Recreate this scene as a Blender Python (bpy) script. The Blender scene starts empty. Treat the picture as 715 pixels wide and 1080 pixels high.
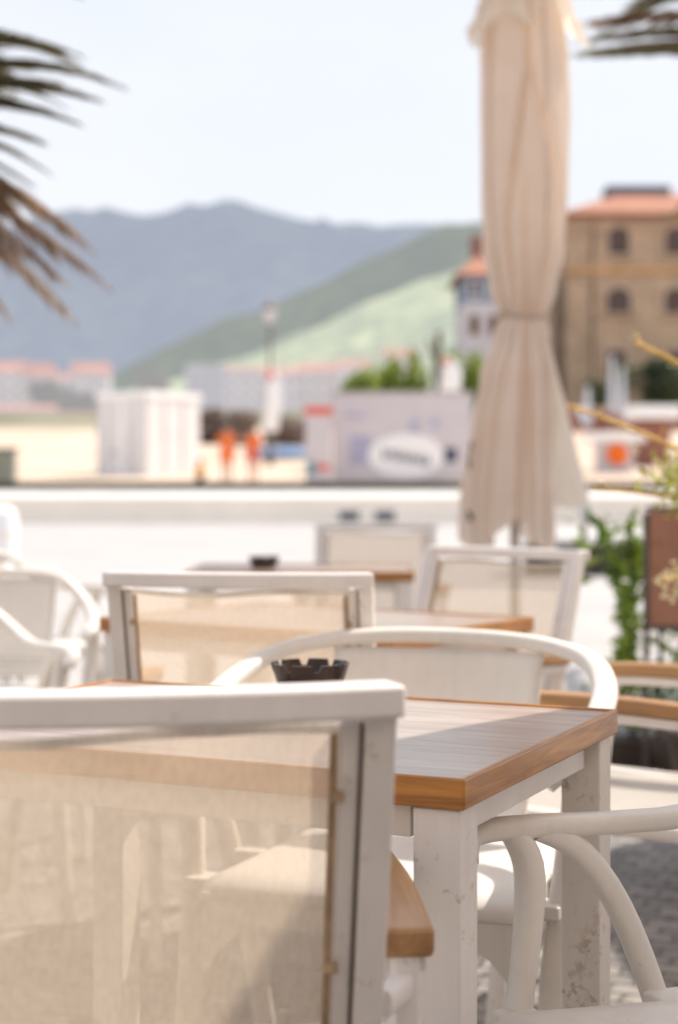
import bpy, math, random
from mathutils import Vector, Matrix, noise
R = math.radians
rnd = random.Random(7)
scene = bpy.context.scene
col = scene.collection
EYE = 1.04; F = 1720.0; CX = 357.5; HY = 512.0      # photo calibration used to work out real positions

def at(px, py, d):
    "point of the place seen at photo pixel px,py and standing d metres away"
    return Vector(((px-CX)*d/F, d, EYE-(py-HY)*d/F))

# ------------------------------------------------------------------ materials
def new_mat(name):
    m = bpy.data.materials.new(name); m.use_nodes = True
    nt = m.node_tree; return m, nt, nt.nodes['Principled BSDF']
def ramp(nt, fac, stops):
    r = nt.nodes.new('ShaderNodeValToRGB'); e = r.color_ramp.elements
    while len(e) < len(stops): e.new(0.5)
    for el, (p, c) in zip(e, stops):
        el.position = p; el.color = (*c, 1) if len(c) == 3 else c
    nt.links.new(fac, r.inputs[0]); return r
def coords(nt, scale=(1,1,1), kind='Object', rot=(0,0,0)):
    tc = nt.nodes.new('ShaderNodeTexCoord'); mp = nt.nodes.new('ShaderNodeMapping')
    mp.inputs['Scale'].default_value = scale; mp.inputs['Rotation'].default_value = rot
    nt.links.new(tc.outputs[kind], mp.inputs[0]); return mp.outputs[0]
def noise_tex(nt, vec, scale, detail=4, rough=.55, dist=0):
    n = nt.nodes.new('ShaderNodeTexNoise'); n.inputs['Scale'].default_value = scale
    n.inputs['Detail'].default_value = detail; n.inputs['Roughness'].default_value = rough
    n.inputs['Distortion'].default_value = dist
    nt.links.new(vec, n.inputs['Vector']); return n.outputs['Fac']
def bump(nt, bs, h, strength=.3, dist=.01):
    b = nt.nodes.new('ShaderNodeBump'); b.inputs['Strength'].default_value = strength
    b.inputs['Distance'].default_value = dist
    nt.links.new(h, b.inputs['Height']); nt.links.new(b.outputs[0], bs.inputs['Normal']); return b
def mixc(nt, fac, a, b, mode='MIX'):
    n = nt.nodes.new('ShaderNodeMix'); n.data_type = 'RGBA'; n.blend_type = mode
    for sock, v in ((n.inputs[0], fac), (n.inputs[6], a), (n.inputs[7], b)):
        if isinstance(v, (tuple, list)): sock.default_value = (*v, 1)
        elif isinstance(v, (int, float)): sock.default_value = v
        else: nt.links.new(v, sock)
    return n.outputs[2]
def simple(name, c, rough=.6, var=.12, scale=6, bmp=.15, bscale=60, bdist=.004, metallic=0, spec=.5):
    m, nt, bs = new_mat(name)
    v = coords(nt)
    n = noise_tex(nt, v, scale)
    lo = tuple(x*(1-var) for x in c); hi = tuple(min(1, x*(1+var)) for x in c)
    r = ramp(nt, n, [(.3, lo), (.7, hi)])
    nt.links.new(r.outputs[0], bs.inputs['Base Color'])
    bs.inputs['Roughness'].default_value = rough; bs.inputs['Metallic'].default_value = metallic
    bs.inputs['Specular IOR Level'].default_value = spec
    if bmp: bump(nt, bs, noise_tex(nt, v, bscale), bmp, bdist)
    return m

def paint_mat(name, c, rough=.42, dirt=(.42,.34,.27), amount=.5, speck=.72):
    "worn white paint: faint streaks, grime blotches and small chips"
    m, nt, bs = new_mat(name)
    v = coords(nt)
    big = noise_tex(nt, v, 5, 5, .6)
    r1 = ramp(nt, big, [(.35, tuple(x*.90 for x in c)), (.65, c)])
    streak = noise_tex(nt, coords(nt, (60, 60, 3)), 1.0, 4, .6)
    r2 = ramp(nt, streak, [(.45, (0,0,0)), (.8, (.22,.22,.22))])
    c1 = mixc(nt, r2.outputs[0], r1.outputs[0], tuple(x*.72 for x in c))
    sp = noise_tex(nt, v, 55, 6, .75)
    msk = ramp(nt, sp, [(speck-.04, (0,0,0)), (speck, (amount,)*3)])
    zone = ramp(nt, noise_tex(nt, v, 9, 3, .5, .6), [(.50, (0,0,0)), (.62, (1,1,1))])
    mk = mixc(nt, 1.0, msk.outputs[0], zone.outputs[0], 'MULTIPLY')
    wash = ramp(nt, noise_tex(nt, v, 16, 7, .7, .8), [(.54, (0,0,0)), (.78, (.22,.22,.22))])
    c1 = mixc(nt, wash.outputs[0], c1, tuple(x*.62+d_*.2 for x, d_ in zip(c, dirt)))
    c2 = mixc(nt, mk, c1, dirt)
    rz_ = ramp(nt, big, [(.3, (rough*1.35,)*3), (.7, (rough*.75,)*3)]); nt.links.new(rz_.outputs[0], bs.inputs['Roughness'])
    nt.links.new(c2, bs.inputs['Base Color'])
    bs.inputs['Roughness'].default_value = rough
    bump(nt, bs, noise_tex(nt, v, 90, 3), .12, .002)
    return m
M = {}
M['paint'] = paint_mat('worn_white_paint', (.89,.84,.80), .42, (.45,.38,.32), .55, .62)
M['rusty'] = paint_mat('scuffed_white_paint', (.84,.77,.70), .5, (.45,.33,.24), .7, .58)
M['resin'] = paint_mat('white_resin', (.87,.815,.75), .38, (.45,.36,.28), .5, .68)
M['groove'] = simple('dark_groove', (.24,.20,.18), .7)
M['seam'] = simple('tan_seam_tape', (.42,.29,.18), .8, .3, 30)

def fabric_mat(name, c, openness, weave=900, trans=.5):
    m, nt, bs = new_mat(name)
    nt.nodes.remove(bs); out = nt.nodes['Material Output']
    v = coords(nt)
    n = noise_tex(nt, v, 7, 4)
    th = ramp(nt, noise_tex(nt, coords(nt, (260,260,14)), 1, 3, .6), [(.35, (.86,.85,.84)), (.6, (1,1,1))])
    cr0 = ramp(nt, n, [(.3, tuple(x*.95 for x in c)), (.7, c)]).outputs[0]
    cc = mixc(nt, .8 if openness > 0 else .15, cr0, th.outputs[0], 'MULTIPLY')
    d = nt.nodes.new('ShaderNodeBsdfDiffuse'); t = nt.nodes.new('ShaderNodeBsdfTranslucent')
    nt.links.new(cc, d.inputs[0]); nt.links.new(cc, t.inputs[0])
    m1 = nt.nodes.new('ShaderNodeMixShader'); m1.inputs[0].default_value = trans
    nt.links.new(d.outputs[0], m1.inputs[1]); nt.links.new(t.outputs[0], m1.inputs[2])
    if openness <= 0:
        nt.links.new(m1.outputs[0], out.inputs[0])
        return m
    tr = nt.nodes.new('ShaderNodeBsdfTransparent'); tr.inputs[0].default_value = (1,.97,.93,1)
    w1 = nt.nodes.new('ShaderNodeTexWave'); w1.bands_direction = 'X'; w1.inputs['Scale'].default_value = weave/6.28
    w2 = nt.nodes.new('ShaderNodeTexWave'); w2.bands_direction = 'Z'; w2.inputs['Scale'].default_value = weave/6.28
    nt.links.new(v, w1.inputs[0]); nt.links.new(v, w2.inputs[0])
    mul = nt.nodes.new('ShaderNodeMath'); mul.operation = 'MULTIPLY'
    nt.links.new(w1.outputs['Fac'], mul.inputs[0]); nt.links.new(w2.outputs['Fac'], mul.inputs[1])
    mr = nt.nodes.new('ShaderNodeMapRange'); mr.inputs[1].default_value = 0; mr.inputs[2].default_value = 1
    mr.inputs[3].default_value = openness*.72; mr.inputs[4].default_value = min(1, openness*1.9)
    nt.links.new(mul.outputs[0], mr.inputs[0])
    m2 = nt.nodes.new('ShaderNodeMixShader')
    nt.links.new(mr.outputs[0], m2.inputs[0]); nt.links.new(m1.outputs[0], m2.inputs[1]); nt.links.new(tr.outputs[0], m2.inputs[2])
    nt.links.new(m2.outputs[0], out.inputs[0])
    return m
M['sling'] = fabric_mat('beige_mesh_sling', (.87,.72,.56), .36)
M['sling_white'] = fabric_mat('off_white_mesh_sling', (.92,.87,.81), .06)

def wood_mat(name, dark, light, rough=.3, coat=.6, scale=1.0, axis='X'):
    m, nt, bs = new_mat(name)
    sc = {'X': (1.2,14,14), 'Y': (14,1.2,14), 'BOTH': (2.2,2.2,40)}[axis]
    v = coords(nt, tuple(s*scale for s in sc))
    n = noise_tex(nt, v, 2.2, 8, .62, 1.2)
    fine = noise_tex(nt, coords(nt, tuple(s*scale*5 for s in sc)), 2, 5, .7)
    r = ramp(nt, n, [(.28, dark), (.5, tuple((a+b)/2 for a, b in zip(dark, light))), (.72, light)])
    r2 = ramp(nt, fine, [(.35, (.88,.85,.82)), (.6, (1,1,1))])
    c = mixc(nt, .7, r.outputs[0], r2.outputs[0], 'MULTIPLY')
    nt.links.new(c, bs.inputs['Base Color'])
    bs.inputs['Roughness'].default_value = rough
    bs.inputs['Coat Weight'].default_value = coat; bs.inputs['Coat Roughness'].default_value = .12
    bump(nt, bs, fine, .12, .001)
    return m
M['top'] = wood_mat('varnished_table_top', (.36,.28,.25), (.60,.51,.45), .24, .16)
M['top'].node_tree.nodes['Principled BSDF'].inputs['Specular IOR Level'].default_value = .28
M['edge'] = wood_mat('honey_wood_edge', (.24,.08,.012), (.64,.28,.05), .3, .3, 1, 'BOTH')
M['arm'] = wood_mat('pale_arm_wood', (.34,.17,.07), (.58,.33,.15), .42, .15, 1, 'Y')
M['ash'] = simple('black_brown_melamine', (.030,.014,.010), .22, .3, 40, .05, 200, .001)
M['ashfleck'] = simple('ash_flecks', (.6,.5,.45), .8)
M['canvas'] = fabric_mat('cream_canvas', (.97,.87,.78), 0, 900, .50)
M['canvas_sunlit'] = fabric_mat('sunlit_cream_canvas', (.97,.90,.80), 0, 900, .62)  # paler canvas copy, sunlit look put into its colour and translucency
M['canvas_dark'] = fabric_mat('canvas_strap', (.80,.68,.58), 0)
M['logo'] = simple('printed_black_ink', (.03,.03,.03), .8)
M['alu'] = simple('brushed_aluminium', (.55,.53,.52), .35, .1, 20, .1, metallic=.6)
M['stone'] = simple('pale_stone', (.95,.86,.75), .8, .04, 1, .1, 40, .004)
M['stone_top'] = simple('bleached_coping_stone', (.86,.83,.80), .8, .07, 3, .3, 40, .01)
M['darkstrip'] = simple('dark_steel_and_slab_shade', (.055,.05,.03), .6)
M['vent'] = simple('vent_dark_grey', (.10,.10,.11), .6)  # plain dark grey of the vent grilles
M['white_cab'] = simple('white_cabin_panel', (.84,.82,.82), .5, .05, 2, .1, 20, .01)
M['pale_board'] = simple('pale_board', (.62,.58,.61), .6, .06, 1.5, .1, 20, .01)
M['white'] = simple('bright_white', (.92,.92,.92), .6, .03)
M['ink'] = simple('faded_navy_print', (.07,.08,.14), .7)
M['lilac'] = simple('lilac_print', (.42,.42,.56), .7)
M['orange'] = simple('orange_cloth', (.95,.17,.01), .8, .15, 5)
M['yellow'] = simple('yellow_cloth', (.9,.5,.02), .7)
M['red'] = simple('red_print', (.72,.12,.09), .7)
M['skin'] = simple('tanned_skin', (.50,.27,.18), .55, .1, 5)
M['hair'] = simple('dark_hair', (.05,.03,.02), .6)
M['blue'] = simple('pale_blue_paint', (.20,.30,.48), .6)
M['teal'] = simple('teal_print', (.10,.30,.34), .7)
M['brick'] = simple('brown_rock', (.16,.115,.095), .9, .4, .6, .5, 3, .1)
M['board'] = simple('terracotta_board', (.42,.20,.13), .5, .15, 5)
M['pole_brown'] = simple('weathered_brown_metal', (.16,.13,.12), .5)
M['stake'] = simple('dark_green_stake', (.02,.035,.028), .6)
M['pot'] = simple('dark_pot', (.06,.04,.03), .7, .3, 9)
M['soil'] = simple('soil', (.05,.035,.025), .95)

def leaf_mat(name, a, b, scale=9, trans=.35):
    m, nt, bs = new_mat(name)
    n = noise_tex(nt, coords(nt), scale, 3)
    r = ramp(nt, n, [(.32, a), (.68, b)])
    nt.links.new(r.outputs[0], bs.inputs['Base Color']); bs.inputs['Roughness'].default_value = .5
    t = nt.nodes.new('ShaderNodeBsdfTranslucent'); nt.links.new(r.outputs[0], t.inputs[0])
    mx = nt.nodes.new('ShaderNodeMixShader'); mx.inputs[0].default_value = trans
    nt.links.new(bs.outputs[0], mx.inputs[1]); nt.links.new(t.outputs[0], mx.inputs[2])
    nt.links.new(mx.outputs[0], nt.nodes['Material Output'].inputs[0]); return m
M['palm_leaf'] = leaf_mat('palm_leaf', (.11,.10,.05), (.30,.26,.15), 3)
M['palm_dead'] = leaf_mat('dry_palm_leaf', (.24,.15,.09), (.58,.42,.29), 4)
M['vine'] = leaf_mat('vine_leaf', (.07,.17,.02), (.44,.56,.09), 12, .5)
M['shrub'] = leaf_mat('yellow_green_leaf', (.20,.28,.02), (.65,.62,.12), 20, .5)
M['twig'] = simple('golden_twig', (.90,.52,.14), .6, .3, 20)
M['blossom'] = simple('cream_blossom', (.90,.82,.50), .7, .1, 60)
M['hedge'] = leaf_mat('hedge_leaf', (.10,.19,.02), (.42,.50,.10), .9, .35)
M['hedge_dark'] = leaf_mat('dark_foliage', (.05,.07,.04), (.16,.20,.09), .35, .3)
M['trunk'] = simple('palm_trunk', (.14,.095,.06), .9, .35, 12, .8, 20, .03)
M['bark'] = simple('bark', (.12,.08,.05), .9, .35, 5, .8, 10, .05)

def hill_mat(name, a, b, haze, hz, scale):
    "wooded slope with air haze painted in: leaf colours mixed with a pale glow"
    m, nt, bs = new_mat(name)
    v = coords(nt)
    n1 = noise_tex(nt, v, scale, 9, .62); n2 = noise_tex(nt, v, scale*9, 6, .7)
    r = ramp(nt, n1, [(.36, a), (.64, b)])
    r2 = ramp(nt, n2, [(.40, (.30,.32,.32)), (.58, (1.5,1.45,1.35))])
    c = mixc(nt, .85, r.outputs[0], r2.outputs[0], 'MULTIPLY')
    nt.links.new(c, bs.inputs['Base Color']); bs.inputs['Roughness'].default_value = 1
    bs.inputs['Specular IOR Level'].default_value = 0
    e = nt.nodes.new('ShaderNodeEmission'); e.inputs[0].default_value = (*haze, 1); e.inputs[1].default_value = 1  # distance haze painted in as an even glow
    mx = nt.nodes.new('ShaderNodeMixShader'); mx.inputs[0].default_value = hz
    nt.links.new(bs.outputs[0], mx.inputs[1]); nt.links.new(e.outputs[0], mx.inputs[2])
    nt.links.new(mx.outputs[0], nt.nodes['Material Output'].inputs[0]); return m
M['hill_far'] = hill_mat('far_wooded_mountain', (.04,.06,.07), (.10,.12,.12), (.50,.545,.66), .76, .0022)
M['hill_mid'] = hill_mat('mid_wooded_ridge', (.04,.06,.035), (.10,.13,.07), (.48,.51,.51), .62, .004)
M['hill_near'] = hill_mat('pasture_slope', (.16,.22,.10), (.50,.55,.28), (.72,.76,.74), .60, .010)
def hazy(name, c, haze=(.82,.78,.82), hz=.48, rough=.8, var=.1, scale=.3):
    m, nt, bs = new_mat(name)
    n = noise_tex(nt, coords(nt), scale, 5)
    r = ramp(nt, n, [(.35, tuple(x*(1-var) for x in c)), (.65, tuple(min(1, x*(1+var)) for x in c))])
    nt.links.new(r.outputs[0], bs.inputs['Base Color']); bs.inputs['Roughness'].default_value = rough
    e = nt.nodes.new('ShaderNodeEmission'); e.inputs[0].default_value = (*haze, 1)  # pale glow mixed into town surfaces to paint the air haze
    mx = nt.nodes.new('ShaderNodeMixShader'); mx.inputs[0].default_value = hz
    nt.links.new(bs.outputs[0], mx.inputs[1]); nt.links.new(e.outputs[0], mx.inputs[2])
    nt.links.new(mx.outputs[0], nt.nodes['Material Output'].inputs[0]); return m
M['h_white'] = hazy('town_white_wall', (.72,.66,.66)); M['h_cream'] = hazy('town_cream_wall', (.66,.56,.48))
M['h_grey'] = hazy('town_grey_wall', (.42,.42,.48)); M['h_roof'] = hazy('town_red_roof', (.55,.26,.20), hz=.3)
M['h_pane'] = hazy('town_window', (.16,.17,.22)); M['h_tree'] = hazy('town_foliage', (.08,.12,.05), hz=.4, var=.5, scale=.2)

def tile_roof(name, c):
    m, nt, bs = new_mat(name)
    v = coords(nt)
    w = nt.nodes.new('ShaderNodeTexWave'); w.bands_direction = 'X'; w.inputs['Scale'].default_value = 1.1
    w.inputs['Distortion'].default_value = .4; nt.links.new(v, w.inputs[0])
    n = noise_tex(nt, v, 1.6, 6, .7)
    r = ramp(nt, n, [(.3, tuple(x*.6 for x in c)), (.7, tuple(x*1.25 for x in c))])
    r2 = ramp(nt, w.outputs['Fac'], [(.0, (.6,.6,.6)), (.6, (1,1,1))])
    nt.links.new(mixc(nt, .7, r.outputs[0], r2.outputs[0], 'MULTIPLY'), bs.inputs['Base Color'])
    bs.inputs['Roughness'].default_value = .85; bump(nt, bs, w.outputs['Fac'], .8, .1); return m
M['tiles'] = tile_roof('clay_roof_tiles', (.60,.27,.17))
def masonry(name, c1, c2, mortar, scale, w=.6, h=.3):
    m, nt, bs = new_mat(name)
    v = coords(nt, (1,1,1), 'Object', (R(90),0,0))
    b = nt.nodes.new('ShaderNodeTexBrick'); b.inputs['Scale'].default_value = scale
    b.inputs['Color1'].default_value = (*c1,1); b.inputs['Color2'].default_value = (*c2,1); b.inputs['Mortar'].default_value = (*mortar,1)
    b.inputs['Brick Width'].default_value = w; b.inputs['Row Height'].default_value = h; b.inputs['Mortar Size'].default_value = .02
    nt.links.new(v, b.inputs['Vector'])
    n = noise_tex(nt, coords(nt), .5, 7, .65)
    r = ramp(nt, n, [(.3, (.7,.7,.7)), (.7, (1.15,1.12,1.1))])
    nt.links.new(mixc(nt, .8, b.outputs[0], r.outputs[0], 'MULTIPLY'), bs.inputs['Base Color'])
    bs.inputs['Roughness'].default_value = .9; bump(nt, bs, b.outputs['Fac'], .3, .03); return m
M['ashlar'] = masonry('brown_sandstone', (.62,.45,.31), (.49,.35,.24), (.38,.29,.21), 1)
M['trim'] = simple('pale_stone_trim', (.50,.37,.27), .8, .15, 1)
M['band'] = simple('ochre_band', (.58,.34,.16), .8, .15, 1)
M['pane'] = simple('dark_window_glass', (.09,.05,.04), .2, .3, 1, 0)
M['redbrick'] = simple('red_brick_terrace', (.30,.13,.10), .9, .3, .8)
M['blue_wall'] = simple('slate_blue_wall', (.22,.26,.36), .7, .1, 1)

def paving_mat():
    "small granite setts laid in rows, pale and dusty"
    m, nt, bs = new_mat('granite_setts')
    v = coords(nt, (1,1,1), 'Object', (0,0,R(24)))
    nz = nt.nodes.new('ShaderNodeTexNoise'); nz.inputs['Scale'].default_value = 5; nt.links.new(v, nz.inputs['Vector'])
    dv = mixc(nt, .035, v, nz.outputs['Color'], 'ADD')
    b = nt.nodes.new('ShaderNodeTexBrick'); b.inputs['Scale'].default_value = 1
    b.inputs['Brick Width'].default_value = .085; b.inputs['Row Height'].default_value = .058
    b.inputs['Mortar Size'].default_value = .006; b.inputs['Mortar Smooth'].default_value = .6
    b.inputs['Color1'].default_value = (.22,.205,.20,1); b.inputs['Color2'].default_value = (.38,.355,.335,1)
    b.inputs['Mortar'].default_value = (.13,.12,.11,1)
    nt.links.new(dv, b.inputs['Vector'])
    n = noise_tex(nt, v, .8, 8, .65); n2 = noise_tex(nt, v, 45, 5, .7)
    r = ramp(nt, n, [(.3, (.82,.81,.80)), (.7, (1.08,1.08,1.08))])
    r2 = ramp(nt, n2, [(.35, (.75,.75,.75)), (.6, (1.05,1.05,1.05))])
    c = mixc(nt, .9, mixc(nt, .8, b.outputs[0], r.outputs[0], 'MULTIPLY'), r2.outputs[0], 'MULTIPLY')
    # towards the sea the setts give way to a pale flagged promenade
    sx = nt.nodes.new('ShaderNodeSeparateXYZ'); nt.links.new(coords(nt), sx.inputs[0])
    mr = nt.nodes.new('ShaderNodeMapRange'); mr.inputs[1].default_value = 7.0; mr.inputs[2].default_value = 7.6
    nt.links.new(sx.outputs[1], mr.inputs[0])
    f = nt.nodes.new('ShaderNodeTexBrick'); f.inputs['Scale'].default_value = 1; f.inputs['Brick Width'].default_value = 1.2
    f.inputs['Row Height'].default_value = .6; f.inputs['Mortar Size'].default_value = .008
    f.inputs['Color1'].default_value = (.50,.475,.465,1); f.inputs['Color2'].default_value = (.56,.53,.52,1); f.inputs['Mortar'].default_value = (.5,.47,.45,1)
    nt.links.new(coords(nt), f.inputs['Vector'])
    cf = mixc(nt, .6, f.outputs[0], r.outputs[0], 'MULTIPLY')
    nt.links.new(mixc(nt, mr.outputs[0], c, cf), bs.inputs['Base Color'])
    bs.inputs['Roughness'].default_value = .75
    mth = nt.nodes.new('ShaderNodeMath'); mth.operation = 'SUBTRACT'; mth.inputs[0].default_value = 1
    nt.links.new(b.outputs['Fac'], mth.inputs[1])
    bump(nt, bs, mth.outputs[0], .8, .008); return m
M['paving'] = paving_mat()
def beach_mat():
    m, nt, bs = new_mat('sand_then_scrub')
    v = coords(nt)
    n = noise_tex(nt, v, .12, 8, .6); nf = noise_tex(nt, v, 1.5, 6, .7)
    sand = ramp(nt, n, [(.35, (.60,.46,.35)), (.65, (.72,.58,.46))])
    scrub = ramp(nt, n, [(.4, (.13,.13,.07)), (.6, (.30,.28,.20))])
    sx = nt.nodes.new('ShaderNodeSeparateXYZ'); nt.links.new(v, sx.inputs[0])
    mr = nt.nodes.new('ShaderNodeMapRange'); mr.inputs[1].default_value = 98; mr.inputs[2].default_value = 118
    nt.links.new(sx.outputs[1], mr.inputs[0])
    c = mixc(nt, mr.outputs[0], sand.outputs[0], scrub.outputs[0])
    nt.links.new(c, bs.inputs['Base Color']); bs.inputs['Roughness'].default_value = .95
    bump(nt, bs, nf, .5, .1); return m
M['beach'] = beach_mat()

# ------------------------------------------------------------------ mesh builder
def cr(pts, n=6, closed=False):
    "smooth curve through the points"
    P = [Vector(p) for p in pts]; out = []
    m = len(P)
    rng = range(m if closed else m-1)
    for i in rng:
        if closed: a, b, c, d = P[(i-1) % m], P[i], P[(i+1) % m], P[(i+2) % m]
        else: a, b, c, d = P[max(i-1,0)], P[i], P[i+1], P[min(i+2,m-1)]
        for k in range(n):
            t = k/n
            out.append(.5*((2*b)+(c-a)*t+(2*a-5*b+4*c-d)*t*t+(-a+3*b-3*c+d)*t**3))
    if not closed: out.append(P[-1])
    return out
class MB:
    def __init__(s): s.v = []; s.f = []
    def add(s, vs, fs):
        o = len(s.v); s.v += [tuple(v) for v in vs]; s.f += [tuple(i+o for i in f) for f in fs]; return s
    def box(s, c, d, rz=0, rx=0):
        m = Matrix.Rotation(rz,3,'Z') @ Matrix.Rotation(rx,3,'X'); c = Vector(c)
        vs = [c + m @ Vector((x*d[0]/2, y*d[1]/2, z*d[2]/2)) for x in (-1,1) for y in (-1,1) for z in (-1,1)]
        return s.add(vs, [(0,1,3,2),(4,6,7,5),(0,4,5,1),(2,3,7,6),(0,2,6,4),(1,5,7,3)])
    def sweep(s, pts, w, h, ref=(0,0,1), n=12, power=2.0, scale=None):
        "superellipse section w x h carried along pts; h lies along ref"
        P = [Vector(p) for p in pts]; ref = Vector(ref); vs = []; fs = []
        for i, p in enumerate(P):
            t = (P[min(i+1,len(P)-1)]-P[max(i-1,0)]).normalized()
            side = t.cross(ref)
            side = side.normalized() if side.length > 1e-4 else Vector((1,0,0))
            up = side.cross(t).normalized()
            k = scale[i] if scale else 1
            for j in range(n):
                a = 2*math.pi*(j+.5)/n; ca, sa = math.cos(a), math.sin(a)
                x = math.copysign(abs(ca)**(2/power), ca)*w/2*k; y = math.copysign(abs(sa)**(2/power), sa)*h/2*k
                vs.append(p+side*x+up*y)
        for i in range(len(P)-1):
            for j in range(n):
                fs.append((i*n+j, i*n+(j+1)%n, (i+1)*n+(j+1)%n, (i+1)*n+j))
        fs.append(tuple(range(n))[::-1]); fs.append(tuple((len(P)-1)*n+j for j in range(n)))
        return s.add(vs, fs)
    def rod(s, a, b, r, n=8): 
        a, b = Vector(a), Vector(b); ref = (0,0,1) if abs((b-a).normalized().z) < .9 else (0,1,0)
        return s.sweep([a, b], 2*r, 2*r, ref, n)
    def lathe(s, prof, n=32, c=(0,0,0)):
        c = Vector(c); vs = []; fs = []
        for r, z in prof:
            for j in range(n):
                a = 2*math.pi*j/n; vs.append(c+Vector((r*math.cos(a), r*math.sin(a), z)))
        for i in range(len(prof)-1):
            for j in range(n): fs.append((i*n+j, i*n+(j+1)%n, (i+1)*n+(j+1)%n, (i+1)*n+j))
        return s.add(vs, fs)
    def prism(s, poly, off, c=(0,0,0)):
        "polygon of 3-D points extruded by off"
        c = Vector(c); n = len(poly); off = Vector(off)
        vs = [c+Vector(p) for p in poly]+[c+Vector(p)+off for p in poly]
        fs = [tuple(range(n))[::-1], tuple(range(n, 2*n))]+[(i,(i+1)%n,n+(i+1)%n,n+i) for i in range(n)]
        return s.add(vs, fs)
    def grid(s, fn, nu, nv, thick=0):
        vs = [fn(i/nu, j/nv) for j in range(nv+1) for i in range(nu+1)]
        return s.add(vs, [(j*(nu+1)+i, j*(nu+1)+i+1, (j+1)*(nu+1)+i+1, (j+1)*(nu+1)+i) for j in range(nv) for i in range(nu)])
    def build(s, name, mat, parent=None, bevel=0, smooth=True, solid=0, sub=0, seg=2):
        me = bpy.data.meshes.new(name); me.from_pydata(s.v, [], s.f); me.update()
        o = bpy.data.objects.new(name, me); col.objects.link(o)
        me.materials.append(mat)
        if smooth:
            for p in me.polygons: p.use_smooth = True
        if solid:
            md = o.modifiers.new('thickness', 'SOLIDIFY'); md.thickness = solid; md.offset = 0
        if bevel:
            md = o.modifiers.new('bevel', 'BEVEL'); md.width = bevel; md.segments = seg; md.limit_method = 'ANGLE'; md.angle_limit = R(40); md.harden_normals = True
        elif smooth and not sub:
            try: me.set_sharp_from_angle(angle=R(40))
            except Exception: pass
        if sub:
            md = o.modifiers.new('smooth', 'SUBSURF'); md.levels = sub; md.render_levels = sub
        if parent: o.parent = parent
        return o
def tag(o, label=None, cat=None, group=None, kind=None):
    if label: o['label'] = label
    if cat: o['category'] = cat
    if group: o['group'] = group
    if kind: o['kind'] = kind
    return o
def thing(name, label, cat, loc=(0,0,0), rz=0, group=None):
    o = bpy.data.objects.new(name, None); col.objects.link(o); o.empty_display_size = .1
    o.location = loc; o.rotation_euler = (0,0,rz); return tag(o, label, cat, group)
def dup(root, label, loc, rz, group=None, scale=None):
    def rec(o, parent):
        c = o.copy(); col.objects.link(c)
        if parent: c.parent = parent
        for ch in o.children: rec(ch, c)
        return c
    kids = list(root.children)
    r = root.copy(); col.objects.link(r)
    for ch in kids: rec(ch, r)
    r.location = loc; r.rotation_euler = (0,0,rz); r['label'] = label
    if group: r['group'] = group
    if scale: r.scale = scale
    return r

# ------------------------------------------------------------------ setting: ground, beach, hills
def frange(a, b, n): return [a+(b-a)*i/n for i in range(n+1)]
g = MB()
ys = [-30, -8, 0, 4, 8, 12, 20, 30, 43.62]; xs = [-60,-20,-6,-2,0,2,6,20,60]
g.add([(x,y,0) for y in ys for x in xs], [(j*9+i, j*9+i+1, (j+1)*9+i+1, (j+1)*9+i) for j in range(8) for i in range(8)])
tag(g.build('promenade_paving', M['paving'], smooth=False), 'pale stone paving of the terrace and promenade', 'paving', kind='structure')

prof = [(44.1,-.2),(47,.8),(50,1.12),(70,2.3),(100,4.25),(130,6.3),(400,20),(1000,49),(1800,88),(4600,225)]
def tz(d):
    for (a, za), (b, zb) in zip(prof, prof[1:]):
        if d <= b: return za+(zb-za)*(d-a)/(b-a)
    return prof[-1][1]
def terr(x, y):
    return tz(y)+ (noise.noise(Vector((x*.08, y*.08, 0)))*.25 if y > 52 else 0)*min(1,(y-50)/30)*(1+y*.004)
g = MB()
ys = [44.1,45.5,47,48.5,50,53,57,62,68,75,83,92,102,115,130,150,180,220,280,360,480,650,900,1300,1900,3000,4600]
nx = 60
vs = [(( -1+2*i/nx)*(60+y*.8), y, terr((-1+2*i/nx)*(60+y*.8), y)) for y in ys for i in range(nx+1)]
g.add(vs, [(j*(nx+1)+i, j*(nx+1)+i+1, (j+1)*(nx+1)+i+1, (j+1)*(nx+1)+i) for j in range(len(ys)-1) for i in range(nx)])
tag(g.build('beach_ground', M['beach']), 'rising beach sand running back to scrubby ground', 'beach', kind='structure')

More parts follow.
